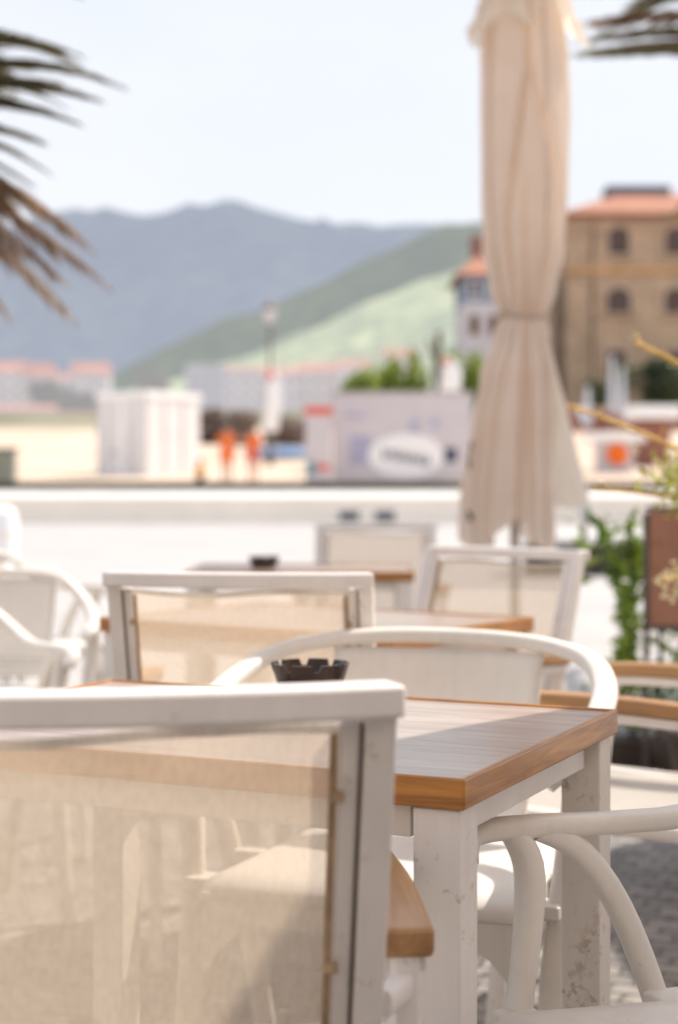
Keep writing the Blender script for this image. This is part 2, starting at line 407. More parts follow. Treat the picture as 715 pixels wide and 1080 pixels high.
def hill(name, mat, ridge, d, depth, rough, label, base_y=440, seed=0):
    "a real slope: ridge line at distance d, foot at distance d-depth"
    g = MB(); N = 150; K = 34
    def ry(px):
        for (a, ya), (b, yb) in zip(ridge, ridge[1:]):
            if px <= b:
                t = (px-a)/(b-a); t = t*t*(3-2*t)*.5+t*.5
                return ya+(yb-ya)*t
        return ridge[-1][1]
    x0, x1 = ridge[0][0], ridge[-1][0]
    vs = []
    for k in range(K+1):
        v = k/K
        for i in range(N+1):
            px = x0+(x1-x0)*i/N
            top = at(px, ry(px), d); bot = at(px, base_y, d-depth)
            X = top.x; Y = (d-depth)+depth*v
            zb = bot.z; prof_v = v**.85
            z = zb+(top.z-zb)*prof_v
            q = Vector((X/d*9, Y/d*9, seed))
            nn = noise.fractal(q, 1, 2.1, 6)
            fold = (1-abs(noise.noise(Vector((X/d*14+v*2.2, v*2.5, seed+4)))))**2
            z += rough*(nn*.6+(fold-.55)*1.1)*min(1, (1-v)*5)*min(1, v*5)*(top.z-zb)
            z += rough*.05*noise.fractal(Vector((X/d*70, Y/d*70, seed)), 1, 2, 4)*(top.z-zb)*min(1,v*5)
            vs.append((X, Y, z))
    for i in range(N+1):
        px = x0+(x1-x0)*i/N; b = at(px, base_y, d); vs.append((b.x, d+depth*.8, b.z*.5))
    g.add(vs, [(j*(N+1)+i, j*(N+1)+i+1, (j+1)*(N+1)+i+1, (j+1)*(N+1)+i) for j in range(K+1) for i in range(N)])
    return tag(g.build(name, mat), label, 'hill', kind='structure')
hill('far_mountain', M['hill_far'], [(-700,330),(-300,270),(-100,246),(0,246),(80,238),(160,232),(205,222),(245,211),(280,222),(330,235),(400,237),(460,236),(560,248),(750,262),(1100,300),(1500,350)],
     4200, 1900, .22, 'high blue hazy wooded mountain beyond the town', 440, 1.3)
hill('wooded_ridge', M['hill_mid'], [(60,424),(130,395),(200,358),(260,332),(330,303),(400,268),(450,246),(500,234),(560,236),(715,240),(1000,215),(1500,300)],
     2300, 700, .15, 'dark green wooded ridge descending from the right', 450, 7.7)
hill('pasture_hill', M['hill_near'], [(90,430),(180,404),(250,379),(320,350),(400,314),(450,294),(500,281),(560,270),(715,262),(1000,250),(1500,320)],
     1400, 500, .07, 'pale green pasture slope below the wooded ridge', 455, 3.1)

# ------------------------------------------------------------------ promenade wall
WD = 43.65
t = thing('sea_wall', 'long low pale stone wall along the far side of the promenade', 'wall', (0, WD, 0))
for k in range(-14, 15):
    pass
MB().box((0,.32,.355),(110,.50,.71)).build('wall_face', M['stone'], t, .01)
MB().prism([(-55,-.02,.712),(-55,.58,.915),(-55,.58,.712)],(110,0,0)).build('coping', M['stone_top'], t)
MB().box((0,.63,1.04),(110,.08,.20)).box((0,.64,.93),(110,.04,.02)).build('steel_edge', M['darkstrip'], t, .005)
for px in (368, 406, 440+60):
    x = (px-CX)*WD/F
    f = MB().box((x,.055,.22),(.62,.05,.36)).build('vent', M['stone_top'], t, .005)
    mb = MB(); mb.box((x,.02,.22),(.52,.03,.26)); mb.build('grille', M['vent'], f)

# pale bench slab on the right and thin post
p = at(622, 600, 1); 
d = EYE*F/(606-HY)
t = thing('stone_bench', 'pale stone slab bench with a dark block as its shadow right of the closed parasol', 'bench', ((640-CX)*d/F, d, 0))
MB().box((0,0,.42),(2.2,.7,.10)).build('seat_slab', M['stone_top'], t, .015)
MB().box((0,.02,.175),(1.9,.5,.345)).build('shade_block', M['darkstrip'], t, .01)  # dark block standing in for the shade under the slab
d = 17.5
t = thing('slim_post', 'slim grey post standing right of the closed parasol', 'post', ((615-CX)*d/F, d, 0))
MB().lathe([(.0,.0),(.10,0),(.10,.02),(.03,.04),(.03,1.0),(.045,1.01),(.045,1.05),(0,1.07)],12).build('shaft', M['pole_brown'], t)
MB().lathe([(.0,.62),(.05,.63),(.055,.9),(.03,.96),(0,.97)],12,(0,-.03,0)).build('knob', M['alu'], t)
d = 20
t = thing('round_bollard', 'white rounded bollard by the sea wall at the left edge', 'bollard', ((2-CX)*d/F, d, 0))
MB().lathe([(0,.79),(.1,.78),(.18,.72),(.20,.62),(.18,.1),(.24,.06),(.24,0)],24).build('body', M['white'], t)
MB().lathe([(.185,.40),(.195,.40),(.195,.47),(.19,.47)],24).build('collar', M['stone'], t)

# ------------------------------------------------------------------ table
HT = .74
def make_table(L, W):
    t = thing('cafe_table', '', 'table')
    MB().box((0,0,HT-.0155),(L-.0158,W-.0158,.025)).build('tabletop', M['top'], t, .001)
    e = MB()
    # edge band ring, mitred
    o = [(-L/2,-W/2),(L/2,-W/2),(L/2,W/2),(-L/2,W/2)]; q = .008
    i_ = [(-L/2+q,-W/2+q),(L/2-q,-W/2+q),(L/2-q,W/2-q),(-L/2+q,W/2-q)]
    vs = [(x,y,HT-.033) for x,y in o]+[(x,y,HT) for x,y in o]+[(x,y,HT-.033) for x,y in i_]+[(x,y,HT) for x,y in i_]
    fs = []
    for k in range(4):
        n = (k+1)%4
        fs += [(k,n,4+n,4+k),(4+k,4+n,12+n,12+k),(8+n,8+k,12+k,12+n),(n,k,8+k,8+n)]
    e.add(vs, fs); e.build('edge_band', M['edge'], t, .003, seg=3)
    a = MB(); z = .668+.019
    ia = .035
    a.box((0,-W/2+ia,z),(L-.14,.018,.036)).box((0,W/2-ia,z),(L-.14,.018,.036))
    a.box((-L/2+ia,0,z),(.018,W-.14,.036)).box((L/2-ia,0,z),(.018,W-.14,.036))
    a.build('apron', M['paint'], t, .0015)
    for sx in (-1,1):
        for sy in (-1,1):
            rust = (sx, sy) == (1, 1)
            MB().sweep([(sx*(L/2-.034),sy*(W/2-.034),.706),(sx*(L/2-.034),sy*(W/2-.034),.012)],.054,.054,(0,1,0),4,50,[1,.97]).build('leg', M['rusty'] if rust else M['paint'], t, .003)
            MB().box((sx*(L/2-.034),sy*(W/2-.034),.006),(.05,.05,.012)).build('foot', M['groove'], t)
    return t
# table 1: corners recovered from the photo
N1 = Vector((.128,1.665)); R1 = Vector((.374,2.19)); 
ex = (R1-N1).normalized()                 # short side direction
ey = Vector((-ex.y, ex.x))                # long side direction, towards the left
Ls, Ws = .805, .58
def table_center(N, ex, L, W):
    ey = Vector((-ex.y, ex.x)); return N+ex*W/2+ey*L/2, math.atan2(-ey.y, -ey.x)
c1, a1 = table_center(N1, ex, Ls, Ws)
GT = 'cafe tables set out on the terrace'
tb1 = make_table(Ls, Ws)
tb1.location = (c1.x, c1.y, 0); tb1.rotation_euler = (0,0,a1)
tag(tb1, 'nearest wood topped white cafe table with the large black ashtray', 'table', GT)
e2 = Vector((.58,.81)).normalized(); R2 = Vector((.445,3.72)); N2 = R2-e2*Ws
c2, a2 = table_center(N2, e2, Ls, Ws)
dup(tb1, 'second wood topped cafe table, empty, behind the middle mesh chair', (c2.x,c2.y,0), a2, GT)
e3 = Vector((.02,1)).normalized(); N3 = Vector((.262,5.68))
c3, a3 = table_center(N3, e3, Ls, Ws)
dup(tb1, 'farthest wood topped cafe table carrying the small far ashtray', (c3.x,c3.y,0), a3, GT)

# ------------------------------------------------------------------ ashtrays
def make_ashtray():
    t = thing('ashtray', '', 'ashtray')
    n = 96; rt, rb, h = .0575, .045, .042
    notch = lambda a: min(abs(((a/(2*math.pi)*8)+.5) % 1 - .5)*2, 1) < .20
    vs = []; fs = []
    rows = ['ob','om','ot','it','im','ib']
    for row in rows:
        for j in range(n):
            a = 2*math.pi*j/n; dn = .0095 if notch(a) else 0
            r, z = {'ob':(rb,0),'om':(rb+(rt-rb)*.5,h*.5),'ot':(rt-dn*.25,h-dn),'it':(rt-.005-dn*.2,h-dn),'im':(rt-.012,h*.5),'ib':(rb-.008,.006)}[row]
            vs.append((r*math.cos(a), r*math.sin(a), z))
    for i in range(5):
        for j in range(n): fs.append((i*n+j, i*n+(j+1)%n, (i+1)*n+(j+1)%n, (i+1)*n+j))
    fs.append(tuple(range(n))[::-1]); fs.append(tuple(5*n+j for j in range(n)))
    b = MB(); b.add(vs, fs); b.build('bowl', M['ash'], t)
    return t
GA = 'black notched ashtrays on the tables'
as1 = make_ashtray(); as1.location = (-.042, 2.375, HT+.0005); as1.rotation_euler = (0,0,R(11))
tag(as1, 'black brown notched ashtray on the nearest table', 'ashtray', GA)
dup(as1, 'black notched ashtray on the farthest table', (-.272, 5.93, HT+.0005), R(40), GA)

# ------------------------------------------------------------------ sling chair (white frame, beige mesh, wood arms)
def make_sling_chair():
    t = thing('mesh_armchair', '', 'chair')
    hw = .2425
    by = lambda z: .165+(z-.44)*.305                      # recline of the back
    for s in (-1,1):
        f = MB()
        # outer web of the post
        f.sweep([(s*(hw-.013),by(.40),.40),(s*(hw-.013),by(.62),.62),(s*(hw-.013),by(.872),.872)],.026,.030,(0,1,0),4,50)
        post = f.build('back_post', M['paint'], t, .003)
        i = MB().sweep([(s*(hw-.0365),by(.41)-.003,.41),(s*(hw-.0365),by(.855)-.003,.855)],.016,.022,(0,1,0),4,50)
        i.build('sling_channel', M['paint'], post, .002)
        MB().sweep([(s*(hw-.0273),by(.42)+.006,.42),(s*(hw-.0273),by(.85)+.006,.85)],.0020,.012,(0,1,0),4,50).build('groove', M['groove'], post)
        sm = MB().sweep([(s*(hw-.049),by(.44)+.009,.43),(s*(hw-.0485),by(.60)+.010,.60),(s*(hw-.0495),by(.84)+.008,.842)],.007,.005,(0,1,0),8)
        sm.build('seam', M['seam'], post)
        for zz in (.505,.64,.79): MB().lathe([(0,.006),(.005,.005),(.006,0),(.006,-.003)],10,(s*(hw-.046),by(zz)+.014,zz)).build('clip', M['seam'], post)
    # top rail bowed towards the back
    tp = []
    for i in range(15):
        u = -1+2*i/14; tp.append((u*hw, by(.872)+.006+.030*(1-u*u), .871))
    r = MB().sweep(tp,.042,.027,(0,0,1),4,50); r.build('top_rail', M['paint'], t, .005, seg=3)
    # back sling
    def fb(u, v):
        z = .43+.414*v; x = (-1+2*u)*(hw-.044)
        bow = .024*(1-(2*u-1)**2)*(.3+.7*v)
        wav = .0035*math.sin(u*19+v*3)*max(0, v-.93)/.07
        return (x, by(z)+.004+bow+wav, z+.004*math.sin(u*7)*max(0,v-.9)/.1)
    MB().grid(fb, 40, 40).build('back_sling', M['sling'], t)
    hb = MB()
    hp = [Vector(fb(i/30,1))+Vector((0,.001,.002)) for i in range(31)]
    hb.sweep(hp,.004,.009,(0,0,1),8).build('sling_hem', M['sling_white'], t)
    rr = [(u*(hw-.03), by(.42)+.012*(1-u*u), .42) for u in [-1+2*i/8 for i in range(9)]]
    MB().sweep(rr,.022,.022,(0,0,1),8,3).build('lower_rail', M['paint'], t)
    # seat frame and seat sling
    sf = MB()
    for s in (-1,1):
        sf.sweep([(s*.232,.19,.415),(s*.236,0,.418),(s*.238,-.20,.432),(s*.236,-.225,.425)],.026,.028,(0,0,1),8,4)
    sf.sweep(cr([(-.236,-.222,.426),(-.15,-.236,.424),(0,-.242,.423),(.15,-.236,.424),(.236,-.222,.426)],4),.026,.026,(0,0,1),8,3)
    sf.build('seat_frame', M['paint'], t)
    def fs(u, v):
        x = (-1+2*u)*.222; y = .175-.40*v
        return (x, y, .432+.006*v-.012*(1-(2*u-1)**2)*math.sin(math.pi*min(1,v*.95)) - .012*max(0,v-.9)*10*.3)
    MB().grid(fs, 16, 16).build('seat_sling', M['sling_white'], t)
    # side frames: legs and arms, outboard
    for s in (-1,1):
        x = s*.272
        MB().sweep(cr([(x,.150,.630),(x,.165,.45),(x,.215,.010)],5),.026,.034,(0,1,0),8,6).build('leg', M['paint'], t)
        MB().sweep(cr([(x,-.150,.630),(x,-.178,.43),(x,-.215,.010)],5),.026,.034,(0,1,0),8,6).build('leg', M['paint'], t)
        MB().sweep([(x*.965,.168,.418),(x*.965,-.175,.430)],.02,.026,(0,0,1),8,4).build('side_rail', M['paint'], t)
        ap = cr([(x,.172,.634),(x*1.02,.03,.643),(x*1.01,-.10,.645),(x,-.175,.640)],5)
        un = [p+Vector((0,0,-.019)) for p in ap[1:-1]]
        MB().sweep(un,.040,.018,(0,0,1),4,50).build('arm_bracket', M['paint'], t, .002)
        MB().sweep([p+Vector((0,0,.0045)) for p in ap],.050,.028,(0,0,1),4,50).build('armrest', M['arm'], t, .006, seg=3)
        # link between arm side frame and back post
        MB().sweep([(x,.16,.60),(s*.243,by(.60),.60)],.02,.024,(0,0,1),8,4).build('bracket', M['paint'], t)
    return t
GS = 'white framed mesh armchairs with wooden arms'
def place_by_back(root, cx, cy, rz):
    "origin from the middle of the back's top rail"
    by = .165+(.872-.44)*.305
    return (cx+by*math.sin(rz), cy-by*math.cos(rz), 0)
A = make_sling_chair()
def setp(o, loc, rz): o.location = loc; o.rotation_euler = (0,0,rz)
rzA = R(187); 
# top right corner of the back seen at (418,724)
xr, yr = .0457, 1.30
cxA = xr-.2425*math.cos(R(7)); cyA = yr-.2425*math.sin(R(7))
setp(A, place_by_back(A, cxA, cyA, rzA), rzA)
tag(A, 'nearest white mesh armchair, its beige back filling the lower left foreground', 'chair', GS)
def sling(label, cx, cy, rz): return dup(A, label, place_by_back(A, cx, cy, rz), rz, GS)
sling('white mesh armchair seen from behind, pushed up to the second table', -.180, 2.94, R(173))
ch3 = sling('white mesh armchair turned askew at the far right corner of the second table', .405, 4.06, R(-43))
sling('white mesh armchair facing the camera beyond the farthest table', .148, 6.58, R(-4))
rz = R(244)
cxD, cyD = .60, 3.18
dup(A, 'white mesh armchair with wooden arms cut off by the right edge', (cxD, cyD, 0), rz, GS)

# ------------------------------------------------------------------ resin armchair (one loop for back and arms)
def make_resin_chair(half=None, lift=0):
    t = thing('resin_armchair', '', 'chair')
    half = half or [(.262,-.225,.612),(.282,-.205,.636),(.290,-.12,.638),(.292,.0,.634),(.288,.10,.640),(.260,.200,.690),(.19,.243,.754),(.10,.262,.772),(0,.270,.775)]
    loop = cr([( -x,y,z) for x,y,z in half]+[(x,y,z) for x,y,z in half[-2::-1]], 6)
    MB().sweep(loop,.038,.027,(0,0,1),16,2.6).build('arm_and_back_rail', M['resin'], t)
    # back panel
    def fp(u, v):
        z = .47+.285*v; w = .155+.018*v; x = (-1+2*u)*w
        return (x, .205+.062*v-.030*((2*u-1)**2)+.006*math.sin(v*3), z)
    p = MB().grid(fp, 16, 14).build('back_panel', M['resin'], t, solid=.006)
    for zz in (.50,.515): 
        MB().sweep([Vector(fp(i/12,(zz-.47)/.285))+Vector((0,-.0035,0)) for i in range(1,12)],.002,.0016,(0,0,1),6).build('slit', M['groove'], p)
    MB().sweep([Vector(fp(i/12,0)) for i in range(13)],.012,.02,(0,0,1),8).build('lower_lip', M['resin'], t)
    # seat: dished panel with rolled front and arched aprons
    def fs(u, v):
        w = .215+.018*v; x = (-1+2*u)*w; y = .215-.44*v
        z = .437+.010*v-.010*math.sin(math.pi*v)*(1-(2*u-1)**2)-(.030*((v-.9)/.1)**2 if v > .9 else 0)-(.012*((abs(2*u-1)-.9)/.1)**2 if abs(2*u-1) > .9 else 0)
        return (x, y, z)
    MB().grid(fs, 24, 24).build('seat', M['resin'], t, solid=.007)
    ap = MB()
    def apron(a, b):
        a = Vector(a); b = Vector(b); n = 20; poly = []
        L = (b-a).length; tdir = (b-a).normalized(); nrm = Vector((-tdir.y, tdir.x, 0))
        top = [a+tdir*L*i/n for i in range(n+1)]
        bot = []
        for i in range(n, -1, -1):
            u = abs(2*i/n-1); bot.append(a+tdir*L*i/n+Vector((0,0,-.045-.085*max(0,(u-.62)/.38)**2)))
        ap.prism(top+bot, nrm*.006)
    apron((-.228,-.222,.425),(.228,-.222,.425)); apron((.226,-.215,.425),(.215,.205,.425)); apron((.21,.212,.425),(-.21,.212,.425)); apron((-.215,.205,.425),(-.226,-.215,.425))
    ap.build('apron', M['resin'], t, smooth=False)
    for s in (-1,1):
        fl = cr([(s*.288,-.150,.636+lift),(s*.284,-.128,.58),(s*.268,-.150,.44),(s*.258,-.195,.24),(s*.262,-.225,.0)],6)
        MB().sweep(fl,.038,.032,(0,1,0),14,2.6,[.85+.2*math.sin(math.pi*min(1,i/12)) if i<12 else .95 for i in range(len(fl))]).build('leg', M['resin'], t)
        rl = cr([(s*.290,-.115,.636+lift),(s*.290,-.060,.605),(s*.287,-.005,.53),(s*.276,.045,.40),(s*.258,.095,.22),(s*.248,.150,.0)],6)
        MB().sweep(rl,.034,.030,(0,1,0),14,2.6).build('leg', M['resin'], t)
        for sy in (-.16, .04): MB().box((s*.245,sy,.425),(.05,.05,.022)).build('bracket', M['resin'], t, .004)
    return t
GR = 'white moulded resin armchairs'
HB = [(.258,-.225,.618),(.282,-.205,.642),(.292,-.12,.662),(.296,.0,.690),(.289,.10,.718),(.256,.19,.748),(.19,.240,.766),(.10,.263,.775),(0,.270,.777)]
B = make_resin_chair(HB, .012); setp(B, (.095, 2.60, 0), R(-18)); B.scale = (1.08, 1, 1)
B2 = make_resin_chair()
tag(B2, 'nearest white resin armchair at the right, its arm tucked by the near table', 'chair', GR)
tag(B, 'white resin armchair facing the camera across the nearest table', 'chair', GR)
rzC = R(-69.5); ox, oy = -.262, -.215
tx, ty = .150, 1.865
setc = (tx-(ox*math.cos(rzC)-oy*math.sin(rzC)), ty-(ox*math.sin(rzC)+oy*math.cos(rzC)), 0)
setp(B2, setc, rzC)
dup(B2, 'white resin armchair at the left edge with its arm tip beside the second table', (-.985, 3.93, 0), R(32), GR)
dup(B2, 'white resin armchair at the left edge with upright back panel facing the camera', (-1.0, 4.72, 0), R(8), GR)
dup(B2, 'farthest white resin armchair at the left of the farthest table', (-1.22, 6.25, 0), R(58), GR)

# ------------------------------------------------------------------ closed parasol
PD = 7.0
pc = at(550, 512, PD)
def px2z(py): return EYE-(py-HY)*PD/F
def interp(tab, y):
    if y <= tab[0][0]: return tab[0][1]
    for (a, va), (b, vb) in zip(tab, tab[1:]):
        if y <= b:
            t = (y-a)/(b-a); t = t*t*(3-2*t); return va+(vb-va)*t
    return tab[-1][1]
def make_closed():
    t = thing('closed_parasol', 'tall closed cream canvas parasol tied at the waist', 'parasol', (pc.x, pc.y, 0))
    MB().lathe([(0,3.52),(.02,3.51),(.028,3.47),(.02,3.43),(.022,3.42),(.022,.06),(.0,.06)],20,(-.03,0,0)).build('pole', M['alu'], t)
    b = MB(); b.lathe([(0,.07),(.05,.07),(.055,.18),(.045,.19),(0,.19)],20,(-.03,0,0)); b.box((-.03,0,.035),(.55,.55,.07)); b.build('base', M['stone'], t, .01)
    RT = [(-80,.03),(-60,.10),(-20,.160),(30,.170),(60,.174),(120,.180),(200,.180),(260,.166),(305,.128),(335,.086),(352,.116),(400,.178),(450,.212),(520,.238),(600,.245)]
    nu, nv = 192, 110
    FR = 4.712
    def lerp(tab, x):
        if x <= tab[0][0]: return tab[0][1]
        for (p, vp), (q, vq) in zip(tab, tab[1:]):
            if x <= q: return vp+(vq-vp)*(x-p)/(q-p)
        return tab[-1][1]
    # each fold: how its angle wanders down the cloth, its width and its depth
    FO = [([(-80,4.70),(70,4.71),(240,4.12),(335,4.3),(420,4.05),(600,3.95)], .075, [(-80,.3),(60,.5),(120,1),(240,.7),(330,.5),(450,.8),(600,.5)]),
          ([(-80,4.72),(70,4.73),(190,5.42),(335,5.1),(420,5.45),(600,5.62)], .07, [(-80,.3),(60,.5),(120,1),(200,.9),(330,.6),(420,1.0),(600,.8)]),
          ([(150,4.6),(335,4.66),(600,4.60)], .07, [(150,0),(260,.35),(335,.7),(420,.7),(540,.45),(600,.3)]),
          ([(180,4.9),(335,4.84),(600,4.83)], .05, [(180,0),(300,.3),(335,.5),(400,.5),(600,.2)]),
          ([(-80,3.55),(335,3.6),(600,3.5)], .12, [(-80,.5),(600,.5)]), ([(-80,6.0),(335,5.75),(600,6.05)], .12, [(-80,.6),(335,.5),(345,.1),(600,.1)]),
          ([(-80,.7),(600,.9)], .16, [(-80,1),(600,1)]), ([(-80,1.6),(600,1.5)], .16, [(-80,1),(600,1)]), ([(-80,2.5),(600,2.4)], .16, [(-80,1),(600,1)])]
    HEM = [(0,560),(.5,565),(1.1,578),(1.7,552),(2.3,580),(3.0,556),(3.62,588),(4.60,545),(5.30,590),(5.7,570),(6.2832,560)]
    def fn(u, v):
        a = 2*math.pi*u
        y = -80+(lerp(HEM, a)+80)*v
        r = interp(RT, y); s_ = 0
        for path, wd, dp in FO:
            c = lerp(path, y); dl = (a-c+math.pi) % (2*math.pi)-math.pi
            s_ += lerp(dp, y)*math.exp(-(dl/wd)**2)
        r2 = r*(1.05-.52*s_)+.004*math.sin(3*a+y*.018)+.0025*math.sin(11*a+y*.02)+.012*noise.noise(Vector((math.cos(a)*2, math.sin(a)*2, y*.008)))
        g_ = math.exp(-((y-335)/24)**2); r2 += g_*.006*math.sin(31*a+.02*y)
        w_ = max(0, math.cos(a-.02))**2
        if y > 335: r2 -= .12*w_*min(1, ((y-335)/150))
        return (r2*math.cos(a)+.014*math.sin(y*.008), r2*math.sin(a)*.95, px2z(y))
    b = MB().grid(fn, nu, nv); b.build('canopy', M['canvas'], t)
    for a_ in (3.8, 5.12):
        pts_ = []
        for i in range(70):
            q = Vector(fn(a_/(2*math.pi), i/69*.995)); o_ = Vector((q.x, q.y, 0)).normalized()*.0035; pts_.append(q+o_)
        MB().sweep(pts_, .010, .004, (0,-1,0), 6).build('seam', M['canvas_dark'], t)
    # loose right hand panel hanging from the strap, its outer strip folded towards the sun
    def fl(u, v):
        y = 338+(522+14*math.sin(u*3.0)-338)*v
        xin = .045; xout = lerp([(338,.098),(380,.150),(430,.205),(480,.256),(520,.298),(600,.33)], y)
        k = min(u/.84, 1); x = xin+(xout-xin)*k
        yy = -.035+.11*k*k+.012*math.sin(k*9+y*.01)*min(1, v*3)
        if u > .84: x -= .012*(u-.84)/.16; yy += .055*(u-.84)/.16*min(1, v*4+.2)
        return (x, yy, px2z(y))
    MB().grid(fl, 40, 40).build('loose_panel', M['canvas_sunlit'], t)
    # top vent flaps
    def fv(u, v):
        a = 2*math.pi*u
        hem = lerp([(0,48),(.6,20),(1.2,50),(1.9,15),(2.6,45),(3.1,28),(3.55,60),(4.2,22),(4.72,40),(5.2,8),(5.75,58),(6.2832,48)], a)
        y = -90+(hem+90)*v
        r = interp([(-90,.02),(-60,.11),(-20,.150),(12,.190),(35,.232),(62,.275)], y)
        r *= 1.0+.05*math.cos(8*a+1)-.25*math.exp(-((a-4.75)/.12)**2)+.04*math.cos(2*a)
        return (r*math.cos(a)+.01, r*math.sin(a), px2z(y))
    MB().grid(fv, 120, 30).build('vent_cap', M['canvas_sunlit'], t)
    sp = []
    for i in range(49):
        a = 2*math.pi*i/48; sp.append((.098*math.cos(a)+.004, .093*math.sin(a), px2z(334)+.010*math.sin(a*2+1)))
    MB().sweep(sp,.006,.026,(0,0,1),8).build('strap', M['canvas_dark'], t)
    # remains of a printed emblem turned away to the left side of the hem
    l = MB()
    def onsurf(a, y, off=.006):
        r = interp(RT, y)+off; r *= 1.0
        return Vector((r*math.cos(a)*1.03, r*math.sin(a)*.98, px2z(y)))
    for (a0, y0, wa, hy) in ((3.42,470,.05,5),(3.36,480,.04,7),(3.44,490,.05,5),(3.60,545,.09,5),(3.72,549,.07,4),(3.52,541,.05,4)):
        q = [onsurf(a0-wa, y0-hy), onsurf(a0+wa, y0-hy*.4), onsurf(a0+wa*.7, y0+hy), onsurf(a0-wa, y0+hy*.6)]
        MB().add(q, [(0,1,2,3)]).build('emblem', M['logo'], t, smooth=False, solid=.002)
    return t
make_closed()

# unseen open parasols added at the right to shade the near table and paving
def added_parasol(cx, cy, z, r, label, rot=0):
    t = thing('added_parasol', label, 'parasol', (cx, cy, 0), rot, 'unseen parasols added to shade the terrace')
    MB().lathe([(0,z+.5),(.02,z+.49),(.022,z+.4),(.022,.06),(0,.06)],16).build('pole', M['alu'], t)
    b = MB(); b.box((0,0,.035),(.6,.6,.07)); b.lathe([(.05,.07),(.05,.2),(0,.2)],16); b.build('base', M['stone'], t, .01)
    m = MB(); n = 8
    for k in range(n):
        a0, a1 = 2*math.pi*k/n, 2*math.pi*(k+1)/n
        m.grid(lambda u, v: ((lambda a, rr: (rr*math.cos(a)*(1-.06*math.sin(math.pi*u)*v), rr*math.sin(a)*(1-.06*math.sin(math.pi*u)*v), z+.42*(1-v)-.03*math.sin(math.pi*u)*math.sin(math.pi*v)))(a0+(a1-a0)*u, r*v)), 6, 8)
    m.build('canopy', M['canvas'], t, solid=.003)
    for k in range(n):
        a = 2*math.pi*k/n
        MB().rod((.03*math.cos(a),.03*math.sin(a),z+.40),(r*.98*math.cos(a),r*.98*math.sin(a),z-.02),.009,6).build('rib', M['alu'], t)
    return t
import os
added_parasol(2.60, 1.86, 2.25, 1.78, 'unseen open parasol added to shade the nearest table', R(22.5))
added_parasol(3.40, 4.9, 2.25, 1.48, 'unseen open parasol added to shade the paving at the right', R(20))

# ------------------------------------------------------------------ foliage helpers
def leaf_cloud(mb, c, rad, n, size, rr, flat=.0):
    c = Vector(c)
    for _ in range(n):
        while True:
            p = Vector((rr.uniform(-1,1), rr.uniform(-1,1), rr.uniform(-1,1)))
            if p.length <= 1: break
        p = p*(.55+.45*rr.random())
        q = c+Vector((p.x*rad[0], p.y*rad[1], p.z*rad[2]))
        ax = Vector((rr.gauss(0,1), rr.gauss(0,1), rr.gauss(0,1))).normalized()
        bx = ax.orthogonal().normalized(); cx_ = ax.cross(bx)
        s = size*rr.uniform(.6,1.3)
        mb.add([q-bx*s, q+cx_*s*.45, q+bx*s, q-cx_*s*.45], [(0,1,2,3)])
def bush(name, label, cat, loc, rad, blobs, n, size, mat, group=None, seed=1, trunk=True, trunkmat=None):
    rr = random.Random(seed); t = thing(name, label, cat, loc, 0, group)
    m = MB()
    for k in range(blobs):
        a = rr.uniform(0,6.28); q = rr.random()**.5*.75
        c = (rad[0]*q*math.cos(a), rad[1]*q*math.sin(a), rad[2]*(1+rr.uniform(-.45,.55)))
        f = rr.uniform(.28,.5)
        leaf_cloud(m, c, (rad[0]*f, rad[1]*f, rad[2]*f), n//blobs, size, rr)
    m.build('crown', mat, t, smooth=False)
    tr = MB()
    for k in range(4):
        a = rr.uniform(0,6.28)
        tr.sweep(cr([(0,0,-.1*rad[2]),(rad[0]*.15*math.cos(a), rad[1]*.15*math.sin(a), rad[2]*.5),(rad[0]*.45*math.cos(a), rad[1]*.45*math.sin(a), rad[2]*1.2)],3),.05*rad[2],.05*rad[2],(0,1,0),6,2,[1-.1*i for i in range(7)])
    tr.build('stem', M['bark'], t)
    return t

